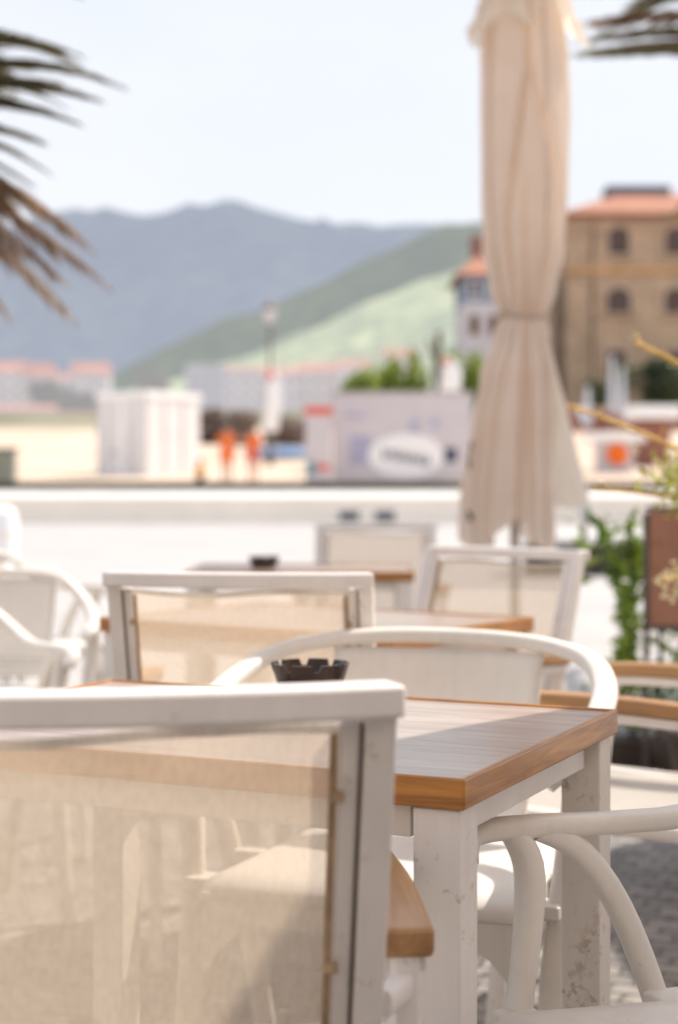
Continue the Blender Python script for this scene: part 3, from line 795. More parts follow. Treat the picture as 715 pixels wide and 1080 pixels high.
# ------------------------------------------------------------------ palms
def palm(name, label, crown, ground, fronds, seed, dead, leafw=.013):
    rr = random.Random(seed)
    t = thing(name, label, 'palm tree', (crown[0], crown[1], 0), 0, 'palm trees framing the view')
    h = crown[2]
    tp = [(0,0,-.05),(.03,0,h*.3),(-.02,0,h*.6),(0,0,h-.05)]
    MB().sweep(cr(tp,6),.36,.36,(0,1,0),14,2,[1.15-.2*i/18+.05*(i%2) for i in range(19)]).build('trunk', M['trunk'], t)
    gm, dm = MB(), MB()
    def frond(mb, az, el, L, droop, w, drymess=0):
        d0 = Vector((math.cos(az)*math.cos(el), math.sin(az)*math.cos(el), math.sin(el)))
        p = Vector((0,0,h)); d = d0.copy(); pts = [p.copy()]
        n = 26
        for i in range(n):
            d = (d+Vector((0,0,-droop*(.4+1.5*i/n)/n))).normalized(); p = p+d*L/n; pts.append(p.copy())
        mb.sweep(pts,.03,.02,(0,0,1) if abs(d0.z) < .9 else (0,1,0),5,2,[1-.85*i/n for i in range(n+1)])
        for i in range(4, n+1):
            for sub in (0,.25,.5,.75):
                if i+sub > n: continue
                a_ = pts[i]; tdir = (pts[i]-pts[i-1]).normalized(); a_ = a_-tdir*(sub*L/n)
                side = tdir.cross(Vector((0,0,1)))
                side = side.normalized() if side.length > .05 else Vector((math.sin(az),-math.cos(az),0))
                up = side.cross(tdir)
                k = i/n; ll = rr.uniform(.75,1.12)*w*(math.sin(math.pi*min(1,.12+k*.80))**.7)*rr.uniform(.8,1.1)
                for s in (-1,1):
                    fwd = .75+.9*k+drymess*rr.uniform(-.3,.4)
                    dr = (side*s+tdir*fwd+up*(.25-drymess*rr.random())).normalized()
                    tip = a_+dr*ll+Vector((0,0,-ll*(.16+.55*drymess*rr.random())))
                    mid = a_+dr*ll*.5
                    wv = tdir*leafw*.5
                    mb.add([a_-wv*.6, a_+wv*.6, mid+wv, tip, mid-wv], [(0,1,2,3,4)])
    for az, el, L, dr, w in fronds: frond(gm, az, el, L, dr, w)
    for az, el, L, dr, w in dead: frond(dm, az, el, L, dr, w, .5)
    gm.build('crown', M['palm_leaf'], t, smooth=False)
    if dead: dm.build('dry_fronds', M['palm_dead'], t, smooth=False)
    return t
rr = random.Random(5)
# left palm
lc = at(-210, 120, 7.2)
fr = [(R(a), R(e), L, dr, w) for a, e, L, dr, w in (
    (-4,40,1.62,.75,.20),(4,24,1.42,.7,.20),(-8,30,1.3,.8,.20),(2,16,1.32,.5,.20),(-6,9,1.22,.45,.26),(2,0,1.10,.5,.24),(-12,18,1.20,.7,.26),(8,4,1.04,.35,.22),(-3,14,1.12,.3,.24),(5,-6,1.02,.4,.24),(-8,-3,.98,.3,.22),(6,38,1.3,1.1,.26),(0,50,1.4,1.2,.26),(60,40,1.5,1.1,.45))]
fr += [(rr.uniform(R(75),R(285)), rr.uniform(R(-5),R(70)), 1.6, 1.1, .45) for _ in range(26)]
dd = [(R(5),R(-10),1.0,.5,.26),(R(-5),R(-25),1.15,.3,.24),(R(0),R(-38),1.25,.3,.26),(R(-3),R(-4),1.20,.8,.20),(R(-8),R(-15),1.35,.6,.20),(R(8),R(-26),1.38,.5,.22),(R(-6),R(-10),1.46,.62,.22),(R(4),R(-19),1.52,.42,.22),(R(-2),R(-28),1.5,.4,.24),(R(-10),R(-23),1.42,.4,.22),(R(120),R(-30),1.2,.6,.35),(R(200),R(-35),1.2,.6,.35),(R(280),R(-35),1.2,.6,.35)]
palm('palm_tree', 'palm with dry brown drooping fronds at the upper left', lc, 0, fr, 11, dd)
rc = at(1010, 70, 9.0)
fr = [(R(180+a), R(e), L, dr, w) for a, e, L, dr, w in (
    (0,24,2.14,.50,.34),(7,21,2.10,.46,.34),(-6,10,2.12,.26,.26),(2,12,2.1,.34,.26),(4,5,2.08,.18,.20),(3,-17,1.74,.42,.36),(6,-19,1.70,.46,.36),(-4,-15,1.72,.5,.34),(10,45,2.1,1.4,.4),(-14,38,2.1,1.2,.4))]
fr += [(rr.uniform(R(-140),R(140)), rr.uniform(R(-5),R(70)), 1.9, 1.1, .45) for _ in range(24)]
palm('palm_tree', 'palm reaching green frond tips in from the upper right', rc, 0, fr, 12, [(R(182),R(17),2.1,.42,.26),(R(60),R(-25),1.5,.8,.3)], .024)

# ------------------------------------------------------------------ board, vine, flowering shrub at the right
d = 6.0
t = thing('board_sign', 'square terracotta coloured board on a thin pole at the right edge', 'sign', ((681-CX)*d/F, d, 0))
MB().rod((0,0,0),(0,0,.94),.012,10).build('pole', M['pole_brown'], t)
MB().box((.165,-.012,.735),(.31,.02,.42)).build('panel', M['board'], t, .004)
fr_ = MB(); fr_.box((.165,-.012,.955),(.335,.03,.018)).box((.165,-.012,.515),(.335,.03,.018)).box((.331,-.012,.735),(.018,.03,.42)); fr_.build('frame', M['pole_brown'], t, .002)
d = 6.1
t = thing('climbing_plant', 'green climbing plant trained up dark stakes beside the terracotta board', 'plant', ((668-CX)*d/F, d, 0))
for sx, hh in ((-.01,.93),(.098,.62),(.2,.6)):
    MB().rod((sx,0,.10),(sx,0,hh),.008,8).build('stake', M['stake'], t)
MB().box((.09,0,.05),(.5,.2,.10)).build('planter', M['pot'], t, .01)
m = MB(); r3 = random.Random(21)
def leaf(m, q, s, rr):
    "heart-like folded leaf of six points"
    ax = Vector((rr.gauss(0,1), -abs(rr.gauss(0,1)), rr.gauss(.4,1))).normalized(); b = ax.orthogonal().normalized()
    ang = rr.uniform(0,6.28); b = Matrix.Rotation(ang,3,ax) @ b; c = ax.cross(b)
    m.add([q, q+b*s*.4+c*s*.42+ax*s*.08, q+b*s*1.05+c*s*.3, q+b*s*1.45, q+b*s*1.05-c*s*.3, q+b*s*.4-c*s*.42+ax*s*.08], [(0,1,2,3),(0,3,4,5)])
for _ in range(420):
    zz = r3.uniform(.12,.93); spread = .045+.05*math.sin(zz*9)
    leaf(m, Vector((-.02+r3.gauss(0,spread), r3.gauss(0,.05), zz)), r3.uniform(.028,.05), r3)
for _ in range(260):
    zz = r3.uniform(.12,.52); leaf(m, Vector((.15+r3.gauss(0,.07), r3.gauss(0,.05), zz)), r3.uniform(.02,.036), r3)
m.build('leaves', M['vine'], t, smooth=False)
v_ = MB()
for k in range(3):
    v_.sweep(cr([(-.01+.02*math.sin(k+i*1.3), .015*math.cos(k*2+i*1.3), .1+i*.1) for i in range(9)],3),.006,.006,(0,1,0),5)
v_.build('stem', M['bark'], t)

d = 4.3
sc = Vector((1.06, d, 0))
t = thing('flowering_shrub', 'golden twigged shrub with cream blossoms reaching in from the right edge', 'shrub', sc)
MB().lathe([(0,.02),(.14,.02),(.19,.36),(.21,.37),(.21,.40),(.18,.40),(.17,.34),(0,.34)],28).build('pot', M['pot'], t)
tw = MB(); lf = MB(); bl = MB(); r4 = random.Random(9)
def twig(points, r0, leaves=True, nb=6, ftip=True):
    P = cr([Vector(p)-sc for p in points], 6)
    tw.sweep(P, r0*3.6, r0*3.6, (0,0,1), 6, 2, [1-.6*i/len(P) for i in range(len(P))])
    for i in range(2, len(P)-1, 2):
        q = P[i]+Vector((r4.gauss(0,.004), r4.gauss(0,.004), 0))
        s = q+Vector((r4.uniform(-.03,.01), r4.uniform(-.02,.02), r4.uniform(-.01,.035)))
        tw.rod(q, s, r0*.35, 5)
        if r4.random() < .6: 
            for k in range(3): bl.box(s+Vector((r4.gauss(0,.004), r4.gauss(0,.004), r4.gauss(0,.004))), (.005,.005,.005), r4.random()*3)
root = (sc.x, sc.y, .38)
twig([root, at(880,560,4.3), at(780,505,4.2), at(715,474,4.1), at(655,448,4.05), at(598,427,4.0)], .0055)
twig([root, at(880,480,4.3), at(790,420,4.2), at(715,383,4.1), at(670,361,4.05)], .006)
twig([root, at(860,600,4.2), at(760,535,4.1), at(690,521,4.05), at(622,516,4.0)], .0048)
twig([root, at(860,640,4.1), at(760,600,3.9), at(722,606,3.8), at(700,612,3.75)], .004)
twig([root, at(900,380,4.3), at(850,300,4.4), at(840,230,4.5)], .006)
twig([root, at(940,450,4.2), at(1000,380,4.2), at(1040,330,4.2)], .006)
for _ in range(330):
    c_ = at(r4.gauss(735,22), r4.gauss(508,15), r4.uniform(4.0,4.4))-sc
    leaf(lf, c_, r4.uniform(.012,.026), r4)
for _ in range(500):
    c_ = Vector((r4.gauss(.12,.10), r4.gauss(0,.10), r4.gauss(1.0,.16))); leaf(lf, c_, r4.uniform(.015,.03), r4)
for k in range(9):
    P = at(r4.gauss(765,30), r4.gauss(500,30), r4.uniform(4.1,4.4)); twig([root, ((sc.x+P.x)/2+r4.gauss(0,.04), P.y, .65), tuple(P)], .003)
def blossom(c, s):
    for k in range(5):
        a = k*1.256+r4.random(); u = Vector((math.cos(a), -.35, math.sin(a))); w = Vector((-math.sin(a),0,math.cos(a)))
        bl.add([c, c+u*s*.6+w*s*.28, c+u*s, c+u*s*.6-w*s*.28], [(0,1,2,3)])
for px, py in ((702,604),(713,600),(692,612),(700,618),(712,624),(708,632),(715,615),(700,628),(697,608),(720,610)):
    blossom(at(px,py,3.75)-sc, .012)
for _ in range(70): blossom(at(r4.gauss(725,22), r4.gauss(498,16), r4.uniform(4.0,4.25))-sc, .011)
tw.build('twigs', M['twig'], t); lf.build('leaves', M['shrub'], t, smooth=False); bl.build('blossoms', M['blossom'], t, smooth=False)

d = 5.9
t = thing('squat_pot', 'squat dark round pot on the paving at the right edge', 'pot', ((712-CX)*d/F, d, 0))
MB().lathe([(0,0),(.055,0),(.085,.05),(.09,.10),(.07,.145),(.078,.155),(.07,.16),(.06,.15),(0,.14)],28).build('body', M['pot'], t)
m = MB(); 
for _ in range(40): leaf(m, Vector((r4.gauss(0,.03), r4.gauss(0,.03), .16+abs(r4.gauss(0,.015)))), .02, r4)
m.build('leaves', M['shrub'], t, smooth=False)

# ------------------------------------------------------------------ things on the beach
def ground_at(x, y): return terr(x, y)
def stand(px, d, dz=0):
    x = (px-CX)*d/F; return (x, d, ground_at(x, d)+dz)
# white cabin
d = 54; s = d/F
x0, x1, xm = (97-CX)*s, (205-CX)*s, (155-CX)*s
zb = 1.25; zt = EYE+(512-412)*s
t = thing('white_cabin', 'plain white box cabin standing on the sand', 'cabin', (xm, d, 0))
ang = R(40); 
# two visible faces meet at the corner nearest to the camera
wl = (xm-x0)/math.cos(R(35)); wr = (x1-xm)/math.cos(R(55))
dl = Vector((-math.cos(R(35)), math.sin(R(35)))); dr_ = Vector((math.cos(R(55)), math.sin(R(55))))
P0 = Vector((0,0)); P1 = dl*wl; P2 = dl*wl+dr_*wr; P3 = dr_*wr
MB().prism([(p.x,p.y,zb-.6) for p in (P0,P3,P2,P1)], (0,0,zt-.25-zb+.6)).build('wall', M['white_cab'], t, .03)
cen = (P0+P1+P2+P3)/4
MB().prism([((p.x-cen.x)*1.04+cen.x,(p.y-cen.y)*1.04+cen.y,zt-.25) for p in (P0,P3,P2,P1)], (0,0,.25)).build('roof', M['white'], t, .03)
for a_ in (.02,.25,.75,.98):
    MB().box((dl*wl*a_).to_3d()+Vector((-.012,-.012,(zb+zt-.25)/2)),(.05,.05,zt-.25-zb)).build('corner_trim' if a_ in (.02,.98) else 'panel_joint', M['alu'], t)
for a_ in (.33,.66): MB().box((dr_*wr*a_).to_3d()+Vector((.012,-.012,(zb+zt-.25)/2)),(.04,.04,zt-.25-zb)).build('panel_joint', M['alu'], t)
q = dl*wl*.5; nrm = Vector((-dl.y, dl.x)); nrm = -nrm if nrm.y > 0 else nrm
hd = MB(); 
hd.prism([(dl*wl*a_+nrm*.02).to_3d()+Vector((0,0,z_)) for a_, z_ in ((.32,zb-.2),(.68,zb-.2),(.68,zb+2.0),(.32,zb+2.0))], (nrm*.03).to_3d())
do = hd.build('door', M['white_cab'], t, .005)
MB().box((dl*wl*.62+nrm*.08).to_3d()+Vector((0,0,zb+.9)),(.06,.06,.16)).build('handle', M['groove'], do)
# grey litter box at left edge
x, y, z = stand(4, 50)
t = thing('grey_cabinet', 'small grey green cabinet on the sand at the left edge', 'cabinet', (x, y, z-.1))
MB().box((0,0,.55),(.75,.5,1.1)).build('body', simple('grey_green_steel', (.22,.24,.20), .5), t, .02)
MB().box((0,-.02,1.13),(.85,.6,.07)).build('lid', M['darkstrip'], t, .01)

# notice board with the white oval
d = 51.5; s = d/F
xa, xb = (352-CX)*s, (497-CX)*s; zc0, zc1 = 1.14, EYE+(512-415)*s
t = thing('banner_panel', 'long pale printed banner fence with a white oval emblem', 'banner', ((xa+xb)/2, d, 0))
W_ = xb-xa
MB().box((0,0,(zc0+zc1)/2+.0),(W_,.06,zc1-zc0)).build('panel', M['pale_board'], t, .01)
MB().box((0,-.01,zc1+.03),(W_+.1,.12,.08)).build('top_rail', M['groove'] if False else simple('grey_rail',(.4,.37,.36),.6), t, .01)
for k in range(4):
    MB().box((-W_/2+W_*k/3, .07, (zc0+zc1)/2-.3),(.07,.07,zc1-zc0+.8)).build('post', M['alu'], t, .005)
def bx(px): return (px-CX)*s-(xa+xb)/2
def bz(py): return EYE-(py-HY)*s
el = [(bx(428)+1.2*math.cos(2*math.pi*k/40)*(1 if math.cos(2*math.pi*k/40) > 0 else 1.0), -.035, bz(481)+.70*math.sin(2*math.pi*k/40)) for k in range(40)]
MB().prism(el[::-1], (0,-.012,0)).build('oval_emblem', M['white'], t, smooth=False)
m = MB(); r5 = random.Random(2)
for k in range(9):                                   # blurred lettering: heavy dark strokes
    x_ = bx(405+k*5.6); 
    m.box((x_,-.055,bz(478+k*1.0)),(.075,.01,.20+.14*r5.random())); m.box((x_+.06,-.055,bz(480+k*1.0+r5.uniform(-3,3))),(.12,.01,.06))
m.build('lettering', M['ink'], t, smooth=False)
m = MB(); m.box((bx(475),-.04,bz(480)),(.42,.012,.46)); m.build('dark_mark', M['ink'], t, smooth=False)
for px_, py_, w_, h_ in ((380,475,.7,.9),(436,450,.25,.45),(458,446,.25,.3),(375,438,.7,.12)):
    MB().box((bx(px_),-.04,bz(py_)),(w_,.012,h_)).build('faint_print', M['lilac'], t, smooth=False)
d = 50.5; s = d/F
t = thing('info_totem', 'narrow white information panel with a red top band', 'sign', ((336-CX)*s, d, 0))
MB().box((0,0,(1.1+EYE+(512-436)*s)/2),(.82,.08,EYE+(512-436)*s-1.1)).build('panel', M['pale_board'], t, .01)
MB().box((0,-.005,EYE+(512-433)*s),(.86,.10,.26)).build('header', M['red'], t, .01)
MB().box((-.22,-.05,EYE+(512-494)*s),(.3,.02,.34)).build('teal_square', M['teal'], t); MB().box((.15,-.05,EYE+(512-493)*s),(.35,.02,.2)).build('red_mark', M['red'], t)
for sx in (-.38,.38): MB().box((sx,.02,.75),(.05,.05,1.3)).build('post', M['alu'], t)

def flag(label, base_px, top_px, py0, py1, d, wpx, lean):
    s = d/F; x, y, z = stand(base_px, d)
    t = thing('feather_flag', label, 'flag', (x, y, z), 0, 'white feather flags on the beach')
    h = EYE+(512-py1)*s-z; z0 = EYE+(512-py0)*s-z; dx = (top_px-base_px)*s
    MB().sweep(cr([(0,0,-.1),(dx*.4,0,h*.5),(dx*.9,0,h*.92),(dx*1.1,0,h)],6),.04,.04,(0,1,0),8).build('pole', M['alu'], t)
    w = wpx*s
    def fn(u, v):
        zz = z0+(h-z0)*v; c = dx*(zz/h)
        ww = w*(1-.55*v**4)
        return (c+u*ww*lean, .06*math.sin(u*4+v*5), zz)
    sail = MB().grid(fn, 8, 20).build('sail', M['white'], t, solid=.01)
    MB().grid(lambda u, v: (lambda q: (q[0], q[1]-.02, q[2]))(fn(u*.42, .80+v*.2)), 4, 4).build('red_tip', M['red'], sail, solid=.01)
    return t
flag('white feather flag with red tip beside the orange lifeguards', 272, 284, 455, 388, 56, 17, 1)
flag('white feather flag with red tip above the banner fence', 452, 468, 418, 377, 58, 22, 1)

# lamp post
d = 62; s = d/F
x, y, z = stand(285, d)
hp = EYE+(512-345)*s-z
t = thing('street_lamp', 'tall grey street lamp with glass lantern before the mountain', 'street lamp', (x, y, z))
MB().lathe([(.16,-.2),(.16,.4),(.10,.5),(.07,1.2),(.05,hp-.1),(.09,hp),(.14,hp+.1)],16).build('pole', M['pole_brown'], t)
l = MB().lathe([(.14,hp+.1),(.26,hp+.62),(.26,hp+.66)],6).build('lantern_glass', M['h_white'], t, smooth=False)
MB().lathe([(.32,hp+.66),(.30,hp+.72),(.12,hp+.92),(.04,hp+1.0),(0,hp+1.08)],12).build('cap', M['pole_brown'], t)
fm = MB()
for k in range(6):
    a = k*math.pi/3; fm.rod((.145*math.cos(a),.145*math.sin(a),hp+.1),(.265*math.cos(a),.265*math.sin(a),hp+.66),.014,5)
fm.build('lantern_frame', M['pole_brown'], t)

# ------------------------------------------------------------------ people
def person(label, loc, rz, h, shirt, legs_mat, pose):
    k = h/1.75
    t = thing('person', label, 'person', loc, rz)
    J = {'pel':(0,0,.95),'wst':(0,.0,1.08),'chs':(0,.01,1.30),'nk':(0,0,1.48),'hd0':(0,-.01,1.57),'hd':(0,-.02,1.66),'hd1':(0,-.015,1.74)}
    for s, n in ((-1,'l'),(1,'r')):
        J['sh'+n] = (s*.17,.01,1.42); J['hip'+n] = (s*.09,0,.92)
        el, wr, kn, an = pose[n]
        J['el'+n] = el; J['wr'+n] = wr; J['hn'+n] = tuple(Vector(wr)+(Vector(wr)-Vector(el)).normalized()*.09)
        J['kn'+n] = kn; J['an'+n] = an; J['to'+n] = (an[0]*1.1, an[1]-.17, .03); J['he'+n] = (an[0], an[1]+.05, .03)
    rad = dict(pel=.13,wst=.12,chs=.14,nk=.055,hd0=.075,hd=.098,hd1=.07)
    for n in 'lr': rad.update({'sh'+n:.065,'el'+n:.043,'wr'+n:.03,'hn'+n:.035,'hip'+n:.09,'kn'+n:.06,'an'+n:.04,'to'+n:.03,'he'+n:.035})
    def skin(name, keys, edges, mat, grow=0, parent=t, root=None, extra=None):
        me = bpy.data.meshes.new(name); idx = {q: i for i, q in enumerate(keys)}
        me.from_pydata([tuple(Vector(J[q])*k) for q in keys], [(idx[a], idx[b]) for a, b in edges], [])
        o = bpy.data.objects.new(name, me); col.objects.link(o); o.parent = parent; me.materials.append(mat)
        o.modifiers.new('skin', 'SKIN').use_smooth_shade = True
        for q in keys:
            r_ = (rad[q]+grow)*k; me.skin_vertices[0].data[idx[q]].radius = (r_*(1.15 if q in ('chs','pel','wst') else 1), r_*(.8 if q in ('chs','pel','wst') else 1))
        for v in me.skin_vertices[0].data: v.use_root = False
        me.skin_vertices[0].data[idx[root or keys[0]]].use_root = True
        md = o.modifiers.new('sub', 'SUBSURF'); md.levels = 2; md.render_levels = 2
        return o
    keys = list(J.keys())
    E = [('pel','wst'),('wst','chs'),('chs','nk'),('nk','hd0'),('hd0','hd'),('hd','hd1')]
    for n in 'lr': E += [('chs','sh'+n),('sh'+n,'el'+n),('el'+n,'wr'+n),('wr'+n,'hn'+n),('pel','hip'+n),('hip'+n,'kn'+n),('kn'+n,'an'+n),('an'+n,'to'+n),('an'+n,'he'+n)]
    skin('body', keys, E, M['skin'], 0, t, 'pel')
    for n in 'lr': J['slv'+n] = tuple(Vector(J['sh'+n]).lerp(Vector(J['el'+n]),.75)); rad['slv'+n] = .052
    skin('shirt', ['pel','wst','chs','shl','shr','slvl','slvr'], [('pel','wst'),('wst','chs'),('chs','shl'),('chs','shr'),('shl','slvl'),('shr','slvr')], shirt, .022, t)
    for n in 'lr': J['th'+n] = tuple(Vector(J['hip'+n]).lerp(Vector(J['kn'+n]),.7)); rad['th'+n] = .075
    skin('shorts', ['pel','hipl','hipr','thl','thr'], [('pel','hipl'),('pel','hipr'),('hipl','thl'),('hipr','thr')], legs_mat, .018, t)
    MB().lathe([(.112*k,1.66*k),(.114*k,1.70*k),(.095*k,1.78*k),(.05*k,1.815*k),(0,1.825*k)],20,(0,-.005*k,0)).build('hair', M['hair'], t)
    f = MB()
    for s in (-1,1): f.box((s*.035*k,-.112*k,1.675*k),(.02*k,.01*k,.012*k))
    f.box((0,-.11*k,1.615*k),(.04*k,.01*k,.01*k)); f.build('face', M['hair'], t)
    return t
std = {'l':((-.24,.02,1.16),(-.24,-.06,.92),(-.10,-.01,.50),(-.11,.02,.08)),'r':((.24,.03,1.16),(.20,-.14,.98),(.10,-.02,.50),(.12,.0,.08))}
p2 = {'l':((-.28,.0,1.18),(-.14,-.16,1.22),(-.09,-.05,.50),(-.10,-.02,.08)),'r':((.23,.04,1.15),(.25,.0,.90),(.11,.05,.50),(.13,.12,.09))}
person('person in a loose orange shirt standing on the sand, left of two', stand(239,49.5), R(15), 1.83, M['orange'], M['orange'], p2)
person('slimmer person in orange standing below the feather flag', stand(267,50.5), R(-20), 1.72, M['orange'], M['red'], std)
person('small person in yellow standing beside the white cabin', stand(211,49.0,-.35), R(40), 1.15, M['yellow'], M['ink'], std)
person('person in white among the tables by the stone house', stand(612,96), R(10), 1.8, M['white'], M['blue'], std)

# low rock band and driftwood behind the lifeguards
def rocks(label, pxa, pxb, pya, pyb, d, seed):
    r6 = random.Random(seed); s = d/F; t = thing('rock_bank', label, 'rocks', ((pxa+pxb)/2*s-CX*s, d, terr(0,d)-.3))
    m = MB(); H = (pyb-pya)*s
    for _ in range(60):
        x = r6.uniform(-.5,.5)*(pxb-pxa)*s; q = r6.uniform(.35,.8); yy = r6.uniform(-1,1)
        zz = r6.uniform(0, H)+.3
        vs = []; 
        for a in range(6):
            for b in range(5):
                th = math.pi*(b+.5)/5; ph = 2*math.pi*a/6; rr_ = q*r6.uniform(.75,1.1)
                vs.append((x+rr_*math.sin(th)*math.cos(ph), yy+rr_*math.sin(th)*math.sin(ph), zz+rr_*.7*math.cos(th)))
        m.add(vs, [(a*5+b, ((a+1)%6)*5+b, ((a+1)%6)*5+b+1, a*5+b+1) for a in range(6) for b in range(4)])
    m.build('boulders', M['brick'], t, smooth=False); return t
rocks('dark brown rock bank behind the orange lifeguards', 206, 262, 436, 468, 84, 1)
rocks('dark brown rock bank left of the information panel', 290, 326, 446, 474, 80, 2)
def small_boat(px, d, rz):
    x, y, z = stand(px, d); t = thing('small_boat', 'small upturned pale blue boat on the sand by the rocks', 'boat', (x,y,z), rz)
    def fn(u, v):
        a = math.pi*v; xx = (u-.5)*3.2; w = .62*math.sin(math.pi*(.08+.84*u))**.6
        return (xx, -w*math.cos(a), .48*math.sin(a)**.8*math.sin(math.pi*(.1+.8*u))**.5)
    MB().grid(fn, 20, 12).build('hull', M['blue'], t, solid=.03)
    MB().box((0,0,.49),(2.4,.05,.06)).build('keel', M['white'], t, .01)
small_boat(303, 66, R(10))

# ------------------------------------------------------------------ greenery
def px_bush(label, cx, cy0, cy1, wpx, d, mat, seed, n=1600, size=.16, group='bushes behind the banner', cat='bush', name='bush'):
    s = d/F; h = (cy0-cy1)*s; x = (cx-CX)*s; z = EYE-(cy0-HY)*s
    gz = terr(x, d)
    return bush(name, label, cat, (x, d, min(z, gz)-.1), (wpx*s*.62, wpx*s*.5, (EYE-(cy1-HY)*s-min(z,gz))/1.75), 16, n, size, mat, group, seed)
px_bush('low yellow green bush behind the left end of the banner', 378, 425, 386, 52, 58, M['hedge'], 31)
px_bush('dark green bush behind the middle of the banner', 405, 425, 374, 40, 61, M['hedge'], 32)
px_bush('rounded green bush behind the middle of the banner, near the brown trunk', 434, 425, 368, 44, 60, M['hedge'], 33)
px_bush('bright green bush between the feather flag and the closed parasol', 496, 425, 368, 46, 63, M['hedge'], 34)
px_bush('bushy green tree in front of the stone house', 690, 440, 378, 80, 112, M['hedge_dark'], 35, 2200, .3, 'trees by the stone house', 'tree', 'broadleaf_tree')
px_bush('low green tree left of the stone house door', 640, 436, 400, 44, 108, M['hedge_dark'], 36, 1400, .28, 'trees by the stone house', 'tree', 'broadleaf_tree')
px_bush('small green tree right of the white cabin roof', 163, 425, 388, 36, 190, M['h_tree'], 37, 1200, .5, 'hazy trees in the town', 'tree', 'broadleaf_tree')
px_bush('hazy green tree among the houses at the far left', 55, 440, 402, 46, 230, M['h_tree'], 38, 1400, .6, 'hazy trees in the town', 'tree', 'broadleaf_tree')
px_bush('hazy low tree at the left foot of the town', 88, 448, 415, 40, 200, M['h_tree'], 39, 1400, .6, 'hazy trees in the town', 'tree', 'broadleaf_tree')
x, y, z = stand(462, 64)
t = thing('bare_trunk', 'brown bare cut trunk rising above the green bushes', 'tree', (x,y,z))
hh = EYE+(512-350)*64/F-z
MB().sweep(cr([(0,0,-.1),(.1,0,hh*.3),(-.05,0,hh*.7),(.05,0,hh)],5),.42,.42,(0,1,0),10,2,[1-.03*i for i in range(16)]).build('trunk', M['bark'], t)
MB().sweep([(0,0,hh*.6),(.5,0,hh*.85)],.16,.16,(0,1,0),8).sweep([(0,0,hh*.7),(-.4,.1,hh*.95)],.14,.14,(0,1,0),8).build('limb', M['bark'], t)

# ------------------------------------------------------------------ stone house on the right
d = 120; s = d/F
def X(px): return (px-CX)*s
def Z(py): return EYE-(py-HY)*s
xL, xR = X(596), X(900); zE = Z(228); zB = Z(445)
t = thing('stone_house', 'large brown sandstone house with clay tile roof and arched windows', 'house', ((xL+xR)/2, d, 0))
W_ = xR-xL; cx_ = (xL+xR)/2; DP = 13
MB().box((0,DP/2,(zB-3+zE)/2),(W_,DP,zE-zB+3)).build('wall', M['ashlar'], t)
m = MB(); o = .9; rh = Z(188)-zE
vs = [(-W_/2-o,-o,zE),(W_/2+o,-o,zE),(W_/2+o,DP+o,zE),(-W_/2-o,DP+o,zE),(-W_/2+5.0,DP/2,zE+rh),(W_/2-5.0,DP/2,zE+rh),
      (-W_/2-o,-o,zE-.22),(W_/2+o,-o,zE-.22),(W_/2+o,DP+o,zE-.22),(-W_/2-o,DP+o,zE-.22)]
m.add(vs, [(0,1,5,4),(1,2,5),(2,3,4,5),(3,0,4),(6,7,1,0),(7,8,2,1),(8,9,3,2),(9,6,0,3),(9,8,7,6)])
rf = m.build('roof', M['tiles'], t, smooth=False)
MB().box((X(690)-cx_,DP/2+1,Z(188)),(X(735)-X(664),2.5,Z(182)-Z(200))).build('chimney', simple('dark_slate_dormer',(.13,.13,.17),.7), rf, .03)
MB().box((0,-.12,Z(285)),(W_+.3,.3,.42)).build('string_course', M['band'], t, .02)
MB().box((0,-.08,zE-.5),(W_+.2,.2,.5)).build('cornice', M['trim'], t, .02)
def arch_window(px, py0, py1, wpx, arched=True):
    x = X(px)-cx_; z0, z1 = Z(py1), Z(py0); w = wpx*s
    def outline(w, z0, z1, y):
        r = w/2; pts = [(x-r,y,z0),(x+r,y,z0)]
        if arched: pts += [(x+r*math.cos(a), y, z1-r*.75+r*.75*math.sin(a)) for a in [math.pi*i/10 for i in range(11)]]
        else: pts += [(x+r,y,z1),(x-r,y,z1)]
        return pts
    f = MB().prism(outline(w+.55, z0-.12, z1+.28, -.12), (0,.13,0)).build('window', M['trim'], t, smooth=False)
    MB().prism(outline(w, z0, z1, -.15), (0,.02,0)).build('pane', M['pane'], f, smooth=False)
    m = MB(); m.box((x,-.18,(z0+z1)/2),(.09,.04,z1-z0)); m.box((x,-.178,(z0+z1)/2+.1),(w,.04,.09)); m.build('mullion', M['bark'], f)
    MB().box((x,-.2,z0-.2),(w+.6,.35,.16)).build('sill', M['trim'], f, .01)
for px in (652,712,772,832): arch_window(px, 240, 268, 22); arch_window(px, 304, 330, 24); 
for px in (650,712,772,832): arch_window(px, 370, 402, 18, False)
m = MB()
for px in (606,626,678,690,738,748,798,808): m.box((X(px)-cx_,-.05,(Z(238)+Z(278))/2),(.22,.12,Z(238)-Z(278)))
m.build('pilaster', M['trim'], t, .01)

for px in (652,712,772):
    x = X(px)-cx_; b_ = MB().box((x,-.75,Z(404)-.1),(3.0,1.3,.18)).build('balcony', M['trim'], t, .02)
    m = MB(); m.box((x,-1.36,Z(404)+1.0),(3.0,.06,.06))
    for k in range(13): m.box((x-1.44+k*.24,-1.36,Z(404)+.5),(.035,.035,1.0))
    m.build('railing', M['bark'], b_)
MB().box((0,-.98,zE-.02),(W_+1.8,.16,.16)).build('gutter', M['bark'], t)
for px in (624,742): MB().rod((X(px)-cx_,-.14,zB-2),(X(px)-cx_,-.14,zE-.3),.07,8).build('downpipe', M['bark'], t)

